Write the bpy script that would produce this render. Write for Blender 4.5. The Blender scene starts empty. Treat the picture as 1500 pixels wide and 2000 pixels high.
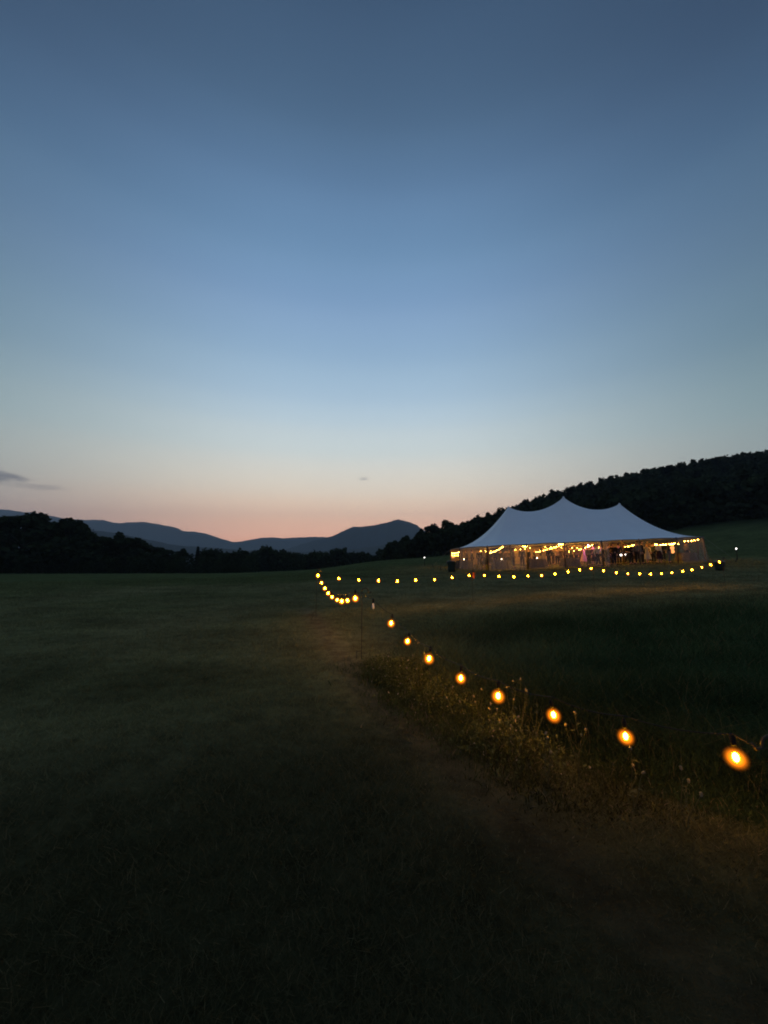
import bpy, bmesh, math, random
import numpy as np
from mathutils import Vector, Matrix

random.seed(7)
RNG = np.random.default_rng(11)
SC = bpy.context.scene
COL = SC.collection
PI = math.pi

# ------------------------------------------------------------------ camera
CAM_Z = 1.6
PITCH = math.atan(92 / 750)
cam_d = bpy.data.cameras.new('camera')
cam = bpy.data.objects.new('camera', cam_d)
COL.objects.link(cam)
cam.location = (0, 0, CAM_Z)
cam.rotation_euler = (PI / 2 + PITCH, 0, 0)
cam_d.sensor_fit = 'HORIZONTAL'
cam_d.sensor_width = 36
cam_d.lens = 18
cam_d.clip_start = 0.05
cam_d.clip_end = 20000
SC.camera = cam


def P(px, row, Y):
    """world point seen at photo pixel (px,row) at forward distance Y (metres)"""
    u = (1000 - row) / 750
    c, s = math.cos(PITCH), math.sin(PITCH)
    k = Y / (c - u * s)
    return Vector(((px - 750) / 750 * k, Y, CAM_Z + (s + u * c) * k))


# ------------------------------------------------------------------ render settings
SC.render.engine = 'CYCLES'
SC.cycles.use_denoising = True
SC.cycles.max_bounces = 6
SC.cycles.transparent_max_bounces = 24
SC.cycles.volume_bounces = 0
SC.cycles.sample_clamp_indirect = 4
SC.cycles.filter_width = 1.9
SC.view_settings.view_transform = 'Standard'
SC.view_settings.look = 'None'
SC.view_settings.exposure = 0
SC.view_settings.gamma = 1
SC.view_settings.use_curve_mapping = False


def lin(r, g, b, k=1.0):
    f = lambda v: (v / 12.92 if v <= .04045 else ((v + .055) / 1.055) ** 2.4)
    return (f(r / 255) * k, f(g / 255) * k, f(b / 255) * k, 1)


# ------------------------------------------------------------------ dusk sky (the sun is already below the horizon)
world = bpy.data.worlds.new('World')
SC.world = world
world.use_nodes = True
WN, WL = world.node_tree.nodes, world.node_tree.links
WN.clear()


def wmath(op, a, b=None, clamp=False):
    n = WN.new('ShaderNodeMath')
    n.operation = op
    n.use_clamp = clamp
    for i, v in enumerate((a, b)):
        if v is None:
            continue
        if isinstance(v, (int, float)):
            n.inputs[i].default_value = v
        else:
            WL.new(v, n.inputs[i])
    return n.outputs[0]


tc = WN.new('ShaderNodeTexCoord')
sep = WN.new('ShaderNodeSeparateXYZ')
WL.new(tc.outputs['Generated'], sep.inputs[0])
elev = wmath('MULTIPLY', wmath('ARCSINE', sep.outputs['Z']), 180 / PI)
azim = wmath('MULTIPLY', wmath('ARCTAN2', sep.outputs['X'], sep.outputs['Y']), 180 / PI)


def ramp(stops):
    n = WN.new('ShaderNodeValToRGB')
    n.color_ramp.interpolation = 'CARDINAL'
    e = n.color_ramp.elements
    while len(e) > 1:
        e.remove(e[-1])
    for i, st in enumerate(stops):
        d, c = st[:2]
        el = e[0] if i == 0 else e.new(d / 90)
        el.position = d / 90
        c = lin(*c)
        g = st[2:] or (1, 1, 1)
        el.color = tuple(v * q * .5 for v, q in zip(c, g)) + (1,)
    WL.new(wmath('DIVIDE', elev, 90), n.inputs[0])
    return n.outputs[0]


SKY_GLOW = ramp([(0, (224, 160, 132), 2.0, 1.88, 1.68), (3.2, (226, 175, 152), 1.92, 1.8, 1.62), (6, (228, 192, 171), 1.76, 1.66, 1.5), (9.3, (224, 207, 192), 1.56, 1.54, 1.43),
                 (14.6, (207, 211, 210), 1.36, 1.36, 1.3), (19, (186, 203, 214), 1.34, 1.31, 1.25), (22.6, (168, 193, 214), 1.28, 1.25, 1.2), (27.9, (148, 179, 208), 1.21, 1.18, 1.14),
                 (34.4, (128, 160, 197), 1.17, 1.16, 1.12), (40, (111, 145, 182), 1.14, 1.14, 1.11), (46.4, (95, 127, 163), 1.12, 1.12, 1.1), (51.8, (80, 109, 140), 1.05, 1.05, 1.05), (60, (63, 88, 117)), (90, (49, 72, 100))])
SKY_SIDE = ramp([(0, (138, 126, 124), 1.7, 1.7, 1.6), (3.2, (144, 134, 132), 1.6, 1.65, 1.55), (7, (142, 147, 148), 1.4, 1.46, 1.4), (14.6, (131, 151, 160), 1.2, 1.25, 1.18), (22, (112, 140, 156), 1.02, 1.04, 1.02),
                 (30, (96, 125, 149)), (40, (75, 103, 132)), (48, (56, 78, 105)), (60, (51, 72, 99)), (90, (49, 72, 100))])
SKY_BACK = ramp([(0, (112, 120, 138)), (14, (136, 153, 177)), (30, (119, 142, 172)), (48, (82, 104, 137)), (60, (58, 80, 108)), (90, (48, 72, 98))])
daz = wmath('ABSOLUTE', wmath('SUBTRACT', azim, -4.0))
mr = WN.new('ShaderNodeMapRange')
mr.interpolation_type = 'SMOOTHSTEP'
mr.inputs['From Min'].default_value = 8
mr.inputs['From Max'].default_value = 62
WL.new(daz, mr.inputs['Value'])
mix = WN.new('ShaderNodeMixRGB')
WL.new(mr.outputs[0], mix.inputs[0])
WL.new(SKY_GLOW, mix.inputs[1])
mb = WN.new('ShaderNodeMapRange')
mb.interpolation_type = 'SMOOTHSTEP'
mb.inputs['From Min'].default_value = 60
mb.inputs['From Max'].default_value = 130
WL.new(daz, mb.inputs['Value'])
mx = WN.new('ShaderNodeMixRGB')
WL.new(mb.outputs[0], mx.inputs[0])
WL.new(SKY_SIDE, mx.inputs[1])
WL.new(SKY_BACK, mx.inputs[2])
WL.new(mx.outputs[0], mix.inputs[2])
# faint wisps of cloud low over the hills
nz = WN.new('ShaderNodeTexNoise')
nz.inputs['Scale'].default_value = 26
nz.inputs['Detail'].default_value = 5
mp = WN.new('ShaderNodeMapping')
mp.inputs['Scale'].default_value = (1, 1, 3.5)
WL.new(tc.outputs['Generated'], mp.inputs[0])
WL.new(mp.outputs[0], nz.inputs['Vector'])
cloud = None
for az0, el0, wa, we, amt in ((-45.9, 8.6, 2.9, .85, .75), (-3.1, 11.9, .9, .3, .4), (-42.0, 8.0, 2.4, .4, .3)):
    a = wmath('DIVIDE', wmath('SUBTRACT', azim, az0), wa)
    e = wmath('DIVIDE', wmath('SUBTRACT', elev, el0), we)
    d = wmath('SQRT', wmath('ADD', wmath('MULTIPLY', a, a), wmath('MULTIPLY', e, e)))
    d = wmath('ADD', d, wmath('MULTIPLY', wmath('SUBTRACT', nz.outputs['Fac'], .5), 1.8))
    m = WN.new('ShaderNodeMapRange')
    m.interpolation_type = 'SMOOTHSTEP'
    m.inputs['From Min'].default_value = 1.15
    m.inputs['From Max'].default_value = 0.1
    m.inputs['To Max'].default_value = amt
    WL.new(d, m.inputs['Value'])
    cloud = m.outputs[0] if cloud is None else wmath('MAXIMUM', cloud, m.outputs[0])
cm = WN.new('ShaderNodeMixRGB')
WL.new(cloud, cm.inputs[0])
WL.new(mix.outputs[0], cm.inputs[1])
cm.inputs[2].default_value = lin(96, 100, 112, .55)
# very fine grain of thin high haze in the air
bg = WN.new('ShaderNodeBackground')
bg.inputs['Strength'].default_value = 2.0
WL.new(cm.outputs[0], bg.inputs['Color'])
wo = WN.new('ShaderNodeOutputWorld')
WL.new(bg.outputs[0], wo.inputs['Surface'])
world.cycles.sampling_method = 'MANUAL'
world.cycles.sample_map_resolution = 512


# ------------------------------------------------------------------ helpers
def smooth(t):
    t = np.clip(t, 0, 1)
    return t * t * (3 - 2 * t)


def tag(o, label=None, cat=None, group=None, kind=None):
    if label: o['label'] = label
    if cat: o['category'] = cat
    if group: o['group'] = group
    if kind: o['kind'] = kind
    return o


def obj(name, me, mat=None, parent=None, loc=None, rot=None):
    o = bpy.data.objects.new(name, me)
    COL.objects.link(o)
    if mat and not me.materials:
        me.materials.append(mat)
    if parent: o.parent = parent
    if loc is not None: o.location = loc
    if rot is not None: o.rotation_euler = rot
    return o


def empty(name, loc=(0, 0, 0), rz=0, **k):
    o = bpy.data.objects.new(name, None)
    COL.objects.link(o)
    o.location = loc
    o.rotation_euler = (0, 0, rz)
    return tag(o, **k)


def mesh(name, verts, faces, sm=False):
    me = bpy.data.meshes.new(name)
    me.from_pydata([tuple(v) for v in verts], [], [tuple(f) for f in faces])
    if sm:
        me.polygons.foreach_set('use_smooth', [True] * len(me.polygons))
    me.update()
    return me


def tri_mesh(name, V, T):
    """fast triangle mesh from numpy arrays"""
    me = bpy.data.meshes.new(name)
    V = np.asarray(V, np.float32)
    T = np.asarray(T, np.int32)
    me.vertices.add(len(V))
    me.vertices.foreach_set('co', V.ravel())
    me.loops.add(T.size)
    me.loops.foreach_set('vertex_index', T.ravel())
    me.polygons.add(len(T))
    me.polygons.foreach_set('loop_start', np.arange(0, T.size, 3, dtype=np.int32))
    me.polygons.foreach_set('loop_total', np.full(len(T), 3, np.int32))
    me.update(calc_edges=True)
    return me


def color_attr(me, name, C):
    a = me.color_attributes.new(name, 'FLOAT_COLOR', 'POINT')
    C = np.asarray(C, np.float32)
    if C.shape[1] == 3:
        C = np.hstack([C, np.ones((len(C), 1), np.float32)])
    a.data.foreach_set('color', C.ravel())


def tube(verts, faces, pts, rad, n=6, cap=True):
    """append a swept tube to verts/faces"""
    pts = [Vector(p) for p in pts]
    rad = rad if isinstance(rad, (list, tuple)) else [rad] * len(pts)
    b0 = len(verts)
    up = Vector((0, 0, 1))
    for i, p in enumerate(pts):
        t = (pts[min(i + 1, len(pts) - 1)] - pts[max(i - 1, 0)]).normalized()
        a = t.cross(up)
        if a.length < 1e-3: a = t.cross(Vector((1, 0, 0)))
        a.normalize()
        b = t.cross(a)
        for k in range(n):
            q = 2 * PI * k / n
            verts.append(p + (a * math.cos(q) + b * math.sin(q)) * rad[i])
    for i in range(len(pts) - 1):
        for k in range(n):
            k2 = (k + 1) % n
            faces.append((b0 + i * n + k, b0 + i * n + k2, b0 + (i + 1) * n + k2, b0 + (i + 1) * n + k))
    if cap:
        faces.append(tuple(b0 + k for k in range(n - 1, -1, -1)))
        faces.append(tuple(b0 + (len(pts) - 1) * n + k for k in range(n)))


def tube_mesh(name, pts, rad, n=6):
    v, f = [], []
    tube(v, f, pts, rad, n)
    return mesh(name, v, f, True)


def lathe_mesh(name, prof, n=12):
    v, f = [], []
    for r, z in prof:
        for k in range(n):
            q = 2 * PI * k / n
            v.append((r * math.cos(q), r * math.sin(q), z))
    for i in range(len(prof) - 1):
        for k in range(n):
            k2 = (k + 1) % n
            f.append((i * n + k, i * n + k2, (i + 1) * n + k2, (i + 1) * n + k))
    f.append(tuple(range(n - 1, -1, -1)))
    f.append(tuple((len(prof) - 1) * n + k for k in range(n)))
    return mesh(name, v, f, True)


def box_mesh(name, x0, x1, y0, y1, z0, z1, bev=0.0):
    bm = bmesh.new()
    bmesh.ops.create_cube(bm, size=1)
    for v in bm.verts:
        v.co = ((x0 + x1) / 2 + v.co.x * (x1 - x0), (y0 + y1) / 2 + v.co.y * (y1 - y0), (z0 + z1) / 2 + v.co.z * (z1 - z0))
    if bev:
        bmesh.ops.bevel(bm, geom=bm.edges[:], offset=bev, segments=2, affect='EDGES')
    me = bpy.data.meshes.new(name)
    bm.to_mesh(me)
    bm.free()
    return me


# ------------------------------------------------------------------ materials
def mat(name, col, rough=.7, noise=None, col2=None, spec=.3, bump=0, metal=0):
    m = bpy.data.materials.new(name)
    m.use_nodes = True
    N, L = m.node_tree.nodes, m.node_tree.links
    b = N['Principled BSDF']
    b.inputs['Roughness'].default_value = rough
    b.inputs['Specular IOR Level'].default_value = spec
    b.inputs['Metallic'].default_value = metal
    b.inputs['Base Color'].default_value = (*col[:3], 1)
    if noise:
        t = N.new('ShaderNodeTexCoord')
        n = N.new('ShaderNodeTexNoise')
        n.inputs['Scale'].default_value = noise
        n.inputs['Detail'].default_value = 5
        L.new(t.outputs['Object'], n.inputs['Vector'])
        mx = N.new('ShaderNodeMixRGB')
        c2 = col2 or tuple(v * .55 for v in col[:3])
        mx.inputs[1].default_value = (*col[:3], 1)
        mx.inputs[2].default_value = (*c2[:3], 1)
        L.new(n.outputs['Fac'], mx.inputs[0])
        L.new(mx.outputs[0], b.inputs['Base Color'])
        if bump:
            bp = N.new('ShaderNodeBump')
            bp.inputs['Strength'].default_value = bump
            L.new(n.outputs['Fac'], bp.inputs['Height'])
            L.new(bp.outputs[0], b.inputs['Normal'])
    return m


def emis(name, col, s):
    m = bpy.data.materials.new(name)
    m.use_nodes = True
    N, L = m.node_tree.nodes, m.node_tree.links
    N.clear()
    e = N.new('ShaderNodeEmission')
    e.inputs[0].default_value = (*col, 1)
    e.inputs[1].default_value = s
    o = N.new('ShaderNodeOutputMaterial')
    L.new(e.outputs[0], o.inputs[0])
    return m


def leaf_mat(name, attr='tone'):
    """leafy matter: colour from a per-blade attribute, a little light passes through"""
    m = bpy.data.materials.new(name)
    m.use_nodes = True
    N, L = m.node_tree.nodes, m.node_tree.links
    N.clear()
    a = N.new('ShaderNodeAttribute')
    a.attribute_name = attr
    d = N.new('ShaderNodeBsdfDiffuse')
    t = N.new('ShaderNodeBsdfTranslucent')
    L.new(a.outputs['Color'], d.inputs[0])
    L.new(a.outputs['Color'], t.inputs[0])
    x = N.new('ShaderNodeMixShader')
    x.inputs[0].default_value = .3
    L.new(d.outputs[0], x.inputs[1])
    L.new(t.outputs[0], x.inputs[2])
    o = N.new('ShaderNodeOutputMaterial')
    L.new(x.outputs[0], o.inputs[0])
    return m


M_GRASS = leaf_mat('grass_blades')
M_LEAF = leaf_mat('tree_leaves')
M_BARK = mat('bark', (.05, .04, .03), .9, 6)
M_MOUNT = mat('far_forest', (.030, .040, .028), .95, .02, (.018, .026, .02), bump=.4)
M_POLE = mat('painted_steel', (.008, .008, .009), .75)
M_WOOD = mat('tent_pole_wood', (.12, .085, .055), .6, 8)
M_CANVAS = mat('white_canvas', (.87, .88, .89), .65, 1.3, (.76, .78, .81), bump=.05)
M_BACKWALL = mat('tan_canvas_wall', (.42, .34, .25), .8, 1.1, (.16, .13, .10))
M_SEAM = mat('canvas_hem', (.10, .10, .11), .7)
M_ROPE = mat('rope', (.22, .21, .19), .9)
M_WIRE = mat('black_rubber_cord', (.006, .006, .006), .5, spec=.25)
M_SOCKET = mat('black_socket', (.008, .008, .008), .7, spec=.15)
M_DEAD = mat('unlit_milky_glass', (.62, .62, .60), .25, spec=.6)
M_FIL = emis('hot_filament', (1.0, .40, .008), 270)
M_FAIRY = emis('warm_string_bulb', (1.0, .42, .05), 210)
M_COOL = emis('white_lamp', (1.0, .93, .85), 6)
M_ORANGE = emis('orange_lamp_shade', (1.0, .36, .1), 1.5)
M_PINK = emis('pink_party_lamp', (1.0, .22, .8), 850)
M_CANDLE = emis('candle_glow', (1.0, .78, .5), 22)


def halo_glow(name, col, s, k):
    """oversized bulb globe: painted glow imitating lens bloom, fading towards the rim"""
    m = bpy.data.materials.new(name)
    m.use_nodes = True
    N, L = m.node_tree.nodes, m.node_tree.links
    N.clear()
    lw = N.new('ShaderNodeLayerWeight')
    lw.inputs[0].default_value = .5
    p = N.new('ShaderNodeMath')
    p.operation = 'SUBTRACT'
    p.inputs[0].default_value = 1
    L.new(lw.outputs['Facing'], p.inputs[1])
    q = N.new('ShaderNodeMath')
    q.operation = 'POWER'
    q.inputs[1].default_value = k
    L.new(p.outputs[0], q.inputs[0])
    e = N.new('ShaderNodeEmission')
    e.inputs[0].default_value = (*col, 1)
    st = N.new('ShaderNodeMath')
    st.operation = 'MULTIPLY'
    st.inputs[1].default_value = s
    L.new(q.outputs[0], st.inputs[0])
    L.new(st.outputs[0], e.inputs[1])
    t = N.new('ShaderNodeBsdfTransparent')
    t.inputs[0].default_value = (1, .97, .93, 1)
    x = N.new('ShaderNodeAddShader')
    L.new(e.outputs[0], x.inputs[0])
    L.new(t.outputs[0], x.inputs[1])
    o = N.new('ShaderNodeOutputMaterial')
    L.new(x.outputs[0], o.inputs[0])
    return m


M_HALO = halo_glow('bulb_halo_globe', (1.0, .22, .006), 2.2, 10)


def vinyl(name, dif=.05, tint=(.52, .45, .38)):
    m = bpy.data.materials.new(name)
    m.use_nodes = True
    N, L = m.node_tree.nodes, m.node_tree.links
    N.clear()
    t = N.new('ShaderNodeBsdfTransparent')
    t.inputs[0].default_value = (.88, .85, .8, 1)
    d = N.new('ShaderNodeBsdfDiffuse')
    d.inputs[0].default_value = (*tint, 1)
    tl = N.new('ShaderNodeBsdfTranslucent')
    tl.inputs[0].default_value = (*tint, 1)
    dd = N.new('ShaderNodeMixShader')
    dd.inputs[0].default_value = .5
    L.new(d.outputs[0], dd.inputs[1])
    L.new(tl.outputs[0], dd.inputs[2])
    nt = N.new('ShaderNodeTexNoise')
    nt.inputs['Scale'].default_value = 2.2
    nt.inputs['Detail'].default_value = 6
    tc = N.new('ShaderNodeTexCoord')
    mp = N.new('ShaderNodeMapping')
    mp.inputs['Scale'].default_value = (2.5, 2.5, .5)
    L.new(tc.outputs['Object'], mp.inputs[0])
    L.new(mp.outputs[0], nt.inputs['Vector'])
    mr = N.new('ShaderNodeMapRange')
    mr.inputs['From Min'].default_value = .3
    mr.inputs['From Max'].default_value = .75
    mr.inputs['To Min'].default_value = dif * .5
    mr.inputs['To Max'].default_value = dif * 2.0
    L.new(nt.outputs['Fac'], mr.inputs['Value'])
    a = N.new('ShaderNodeMixShader')
    L.new(mr.outputs[0], a.inputs[0])
    L.new(t.outputs[0], a.inputs[1])
    L.new(dd.outputs[0], a.inputs[2])
    g = N.new('ShaderNodeBsdfGlossy')
    g.inputs['Roughness'].default_value = .18
    g.inputs[0].default_value = (.8, .8, .8, 1)
    b = N.new('ShaderNodeMixShader')
    b.inputs[0].default_value = .05
    L.new(a.outputs[0], b.inputs[1])
    L.new(g.outputs[0], b.inputs[2])
    o = N.new('ShaderNodeOutputMaterial')
    L.new(b.outputs[0], o.inputs[0])
    return m


M_VINYL = vinyl('clear_vinyl')
M_CURTAIN = vinyl('hazy_vinyl_folds', .22, (.5, .48, .45))

# ------------------------------------------------------------------ terrain height
_C = np.array([-1.3, -.8, -.4, -.17, -.06, 0, .16, .33, .55, .75, 1.0, 1.4])
_Y = np.array([0, 8, 20, 32, 46, 60, 110, 220, 400, 900, 7000])
_H = np.array([
    [0, 0, -.15, -.3, -.6, -.9, -2.2, -4, -6, -9, -20],
    [0, 0, -.15, -.3, -.6, -.9, -2.2, -4, -6, -9, -20],
    [0, 0, -.1, -.2, -.45, -.75, -2.4, -5, -6, -9, -20],
    [0, 0, 0, .02, .05, 0, -1.5, -4, -6, -9, -20],
    [0, 0, .08, .22, .8, 1.15, -.2, -3.5, -6, -9, -20],
    [0, 0, .12, .32, 1.0, 1.65, .6, -2, -5, -9, -20],
    [0, 0, .2, .45, 1.05, 2.0, 2.4, 10, 0, -9, -20],
    [0, 0, .3, .7, .95, 1.8, 3.2, 20, 8, -9, -20],
    [0, 0, .42, 1.03, 1.2, 2.4, 6.2, 33, 16, -5, -20],
    [0, 0, .5, 1.28, 1.7, 3.4, 10.2, 42.5, 22, 0, -20],
    [0, 0, .62, 1.5, 2.3, 4.6, 14.2, 51, 30, 0, -20],
    [0, 0, .7, 1.6, 2.5, 5.0, 15.0, 56, 34, 0, -20]], float)
_cg = np.linspace(-1.3, 1.4, 136)
_lg = np.linspace(math.log(1), math.log(7001), 260)
_T = np.array([[0.0] * len(_lg) for _ in _cg])
_tmp = np.array([np.interp(np.exp(_lg) - 1, _Y, r) for r in _H])
for j in range(len(_lg)):
    _T[:, j] = np.interp(_cg, _C, _tmp[:, j])


def _blur(A, ax, r):
    k = np.hanning(2 * r + 3)[1:-1]
    k /= k.sum()
    pad = [(r, r) if i == ax else (0, 0) for i in range(2)]
    B = np.pad(A, pad, mode='edge')
    return sum(k[i] * np.take(B, range(i, i + A.shape[ax]), axis=ax) for i in range(2 * r + 1))


_T = _blur(_blur(_T, 0, 6), 1, 5)


def hgt(X, Y):
    X, Y = np.asarray(X, float), np.asarray(Y, float)
    Yc = np.maximum(Y, 0)
    c = np.clip(X / np.maximum(Yc, 4.0), -1.3, 1.4)
    a = (c + 1.3) / 2.7 * (len(_cg) - 1)
    b = np.log(Yc + 1) / math.log(7001) * (len(_lg) - 1)
    i = np.clip(a.astype(int), 0, len(_cg) - 2)
    j = np.clip(b.astype(int), 0, len(_lg) - 2)
    fa, fb = a - i, b - j
    z = (_T[i, j] * (1 - fa) + _T[i + 1, j] * fa) * (1 - fb) + (_T[i, j + 1] * (1 - fa) + _T[i + 1, j + 1] * fa) * fb
    near = np.exp(-(X ** 2 + Y ** 2) / 900.0)
    z = z + near * (.035 * np.sin(X * 1.1 + .7) * np.cos(Y * .9) + .02 * np.sin(X * 2.3 - Y * 1.7))
    return z


def H(x, y):
    return float(hgt(np.array([x]), np.array([y]))[0])


# the unmown triangle of meadow that the festoon lights fence off
MEADOW = np.array([(3.4, 1.2), (2.75, 2.25), (1.95, 2.95), (1.1, 3.95), (.55, 5.0), (.1, 6.0), (-.2, 7.4), (.3, 10.2), (1.6, 11.6), (3, 12.3), (8.2, 14.5), (14.8, 16.2),
                   (40, 22), (60, 20), (60, -8), (5, -8)])


def in_poly(X, Y, poly):
    r = np.zeros(X.shape, bool)
    n = len(poly)
    for i in range(n):
        x0, y0 = poly[i]
        x1, y1 = poly[(i + 1) % n]
        if y0 == y1: continue
        k = ((y0 > Y) != (y1 > Y)) & (X < (x1 - x0) * (Y - y0) / (y1 - y0) + x0)
        r ^= k
    return r


def dist_line(X, Y, pts):
    d = np.full(X.shape, 1e9)
    for (x0, y0), (x1, y1) in zip(pts[:-1], pts[1:]):
        dx, dy = x1 - x0, y1 - y0
        t = np.clip(((X - x0) * dx + (Y - y0) * dy) / (dx * dx + dy * dy), 0, 1)
        d = np.minimum(d, np.hypot(X - x0 - t * dx, Y - y0 - t * dy))
    return d


def vnoise(X, Y, s, seed=0):
    """smooth value noise 0..1"""
    g = np.random.default_rng(seed).random((64, 64))
    x, y = X / s, Y / s
    i, j = np.floor(x).astype(int), np.floor(y).astype(int)
    u, v = x - i, y - j
    u, v = u * u * (3 - 2 * u), v * v * (3 - 2 * v)
    w = lambda a, b: g[a % 64, b % 64]
    return (w(i, j) * (1 - u) + w(i + 1, j) * u) * (1 - v) + (w(i, j + 1) * (1 - u) + w(i + 1, j + 1) * u) * v


TRACK = [(-2.6, 13), (-1.4, 9), (-.45, 5.8), (.1, 4.3), (.5, 3.3), (.95, 2.3), (1.6, .9), (2.6, -1)]
NEARLINE = [(2.3, 2.5), (1.4, 3.2), (.84, 4.2), (.45, 5.2), (.1, 6.0)]
FARLINE = [(-.2, 7.4), (.3, 10.2), (1.6, 11.6), (3, 12.3), (8.2, 14.5), (14.8, 16.2), (40, 22)]
DRY = np.array([.178, .172, .082])
GREEN = np.array([.105, .125, .050])
LUSH = np.array([.052, .082, .034])
WORN = np.array([.150, .130, .075])


def cover(X, Y):
    """what grows where: mown hay, green sward, meadow and worn track, plus painted shade near the camera"""
    n1, n2, n3 = vnoise(X, Y, 9, 1), vnoise(X, Y, 2.6, 2), vnoise(X, Y, .8, 3)
    edge = 24 - .12 * X + 7 * (n1 - .5)
    f = smooth((Y - edge) / 7)[:, None]
    base = DRY * (1 - f) + GREEN * f
    k = np.clip((n1 - .35) * 1.2 + (n2 - .5) * .8, 0, .75)[:, None]
    base = base * (1 - k * .6) + GREEN * k * .6
    left = smooth((-X - 9 - Y * .15) / 8)[:, None]
    base = base * (1 - .7 * left) + GREEN * .7 * left
    # colour darkened close by, standing in for lens falloff and shade between blades
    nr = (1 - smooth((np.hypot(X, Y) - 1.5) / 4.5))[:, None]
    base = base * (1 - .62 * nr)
    # mown strip round the tent
    d = np.hypot((X - 18) / 15, (Y - 35) / 10)
    s = (1 - smooth((d - 1.0) / .5))[:, None]
    base = base * (1 - .6 * s) + DRY * .6 * s
    w = (np.exp(-(dist_line(X, Y, TRACK) / .25) ** 2) * np.clip(.55 + n2 * .7, 0, 1))[:, None]
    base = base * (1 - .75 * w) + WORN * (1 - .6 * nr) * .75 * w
    fr = np.clip((Y - 5) / 6, 0, 1)
    md = in_poly(X + (.5 + 1.2 * fr) * (n2 - .5), Y + (.5 + 2.6 * fr) * (n3 * .5 + n2 * .5 - .5), MEADOW)[:, None]
    dl = dist_line(X, Y, FARLINE)
    wm = (md[:, 0] * (.25 + .75 * smooth(dl / 4.5)))[:, None]
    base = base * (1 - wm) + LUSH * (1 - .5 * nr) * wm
    far = smooth((np.hypot(X, Y) - 95) / 60)[:, None]
    base = base * (1 - far) + np.array([.028, .036, .018]) * far
    n4 = vnoise(X * .45 + Y * .2, Y * 1.5, 1.1, 5)
    return base * (.62 + .4 * n3[:, None] + .4 * n4[:, None]), md[:, 0]


# ------------------------------------------------------------------ ground
def build_ground():
    rr = [0.0]
    while rr[-1] < 5050:
        rr.append(rr[-1] + max(.16, rr[-1] * .035))
    rr = np.array(rr[1:])
    na = 420
    # finer steps in azimuth towards the valley
    az = np.linspace(-PI, PI, na, endpoint=False)
    R, A = np.meshgrid(rr, az, indexing='ij')
    X, Y = (R * np.sin(A)).ravel(), (R * np.cos(A)).ravel()
    X = np.append(X, 0.0)
    Y = np.append(Y, 0.0)
    Z = hgt(X, Y)
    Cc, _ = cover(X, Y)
    nr = len(rr)
    i, j = np.meshgrid(np.arange(nr - 1), np.arange(na), indexing='ij')
    i, j = i.ravel(), j.ravel()
    j2 = (j + 1) % na
    a, b, c, d = i * na + j, i * na + j2, (i + 1) * na + j2, (i + 1) * na + j
    T = np.concatenate([np.stack([a, d, c], 1), np.stack([a, c, b], 1)])
    k = np.arange(na)
    T = np.concatenate([T, np.stack([np.full(na, nr * na), k, (k + 1) % na], 1)])
    me = tri_mesh('ground', np.stack([X, Y, Z], 1), T)
    me.polygons.foreach_set('use_smooth', [True] * len(me.polygons))
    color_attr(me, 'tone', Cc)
    m = bpy.data.materials.new('field_soil_and_turf')
    m.use_nodes = True
    N, L = m.node_tree.nodes, m.node_tree.links
    b = N['Principled BSDF']
    b.inputs['Roughness'].default_value = 1
    b.inputs['Specular IOR Level'].default_value = 0
    at = N.new('ShaderNodeAttribute')
    at.attribute_name = 'tone'
    t = N.new('ShaderNodeTexCoord')
    n = N.new('ShaderNodeTexNoise')
    n.inputs['Scale'].default_value = 3.2
    n.inputs['Detail'].default_value = 9
    n.inputs['Roughness'].default_value = .7
    L.new(t.outputs['Object'], n.inputs['Vector'])
    mr = N.new('ShaderNodeMapRange')
    mr.inputs['From Min'].default_value = .3
    mr.inputs['From Max'].default_value = .7
    mr.inputs['To Min'].default_value = .35
    mr.inputs['To Max'].default_value = 1.15
    L.new(n.outputs['Fac'], mr.inputs['Value'])
    mx = N.new('ShaderNodeVectorMath')
    mx.operation = 'SCALE'
    L.new(at.outputs['Color'], mx.inputs[0])
    L.new(mr.outputs[0], mx.inputs['Scale'])
    L.new(mx.outputs[0], b.inputs['Base Color'])
    bp = N.new('ShaderNodeBump')
    bp.inputs['Strength'].default_value = .9
    bp.inputs['Distance'].default_value = .12
    L.new(n.outputs['Fac'], bp.inputs['Height'])
    L.new(bp.outputs[0], b.inputs['Normal'])
    tag(obj('ground', me, m), kind='structure')


build_ground()


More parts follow.
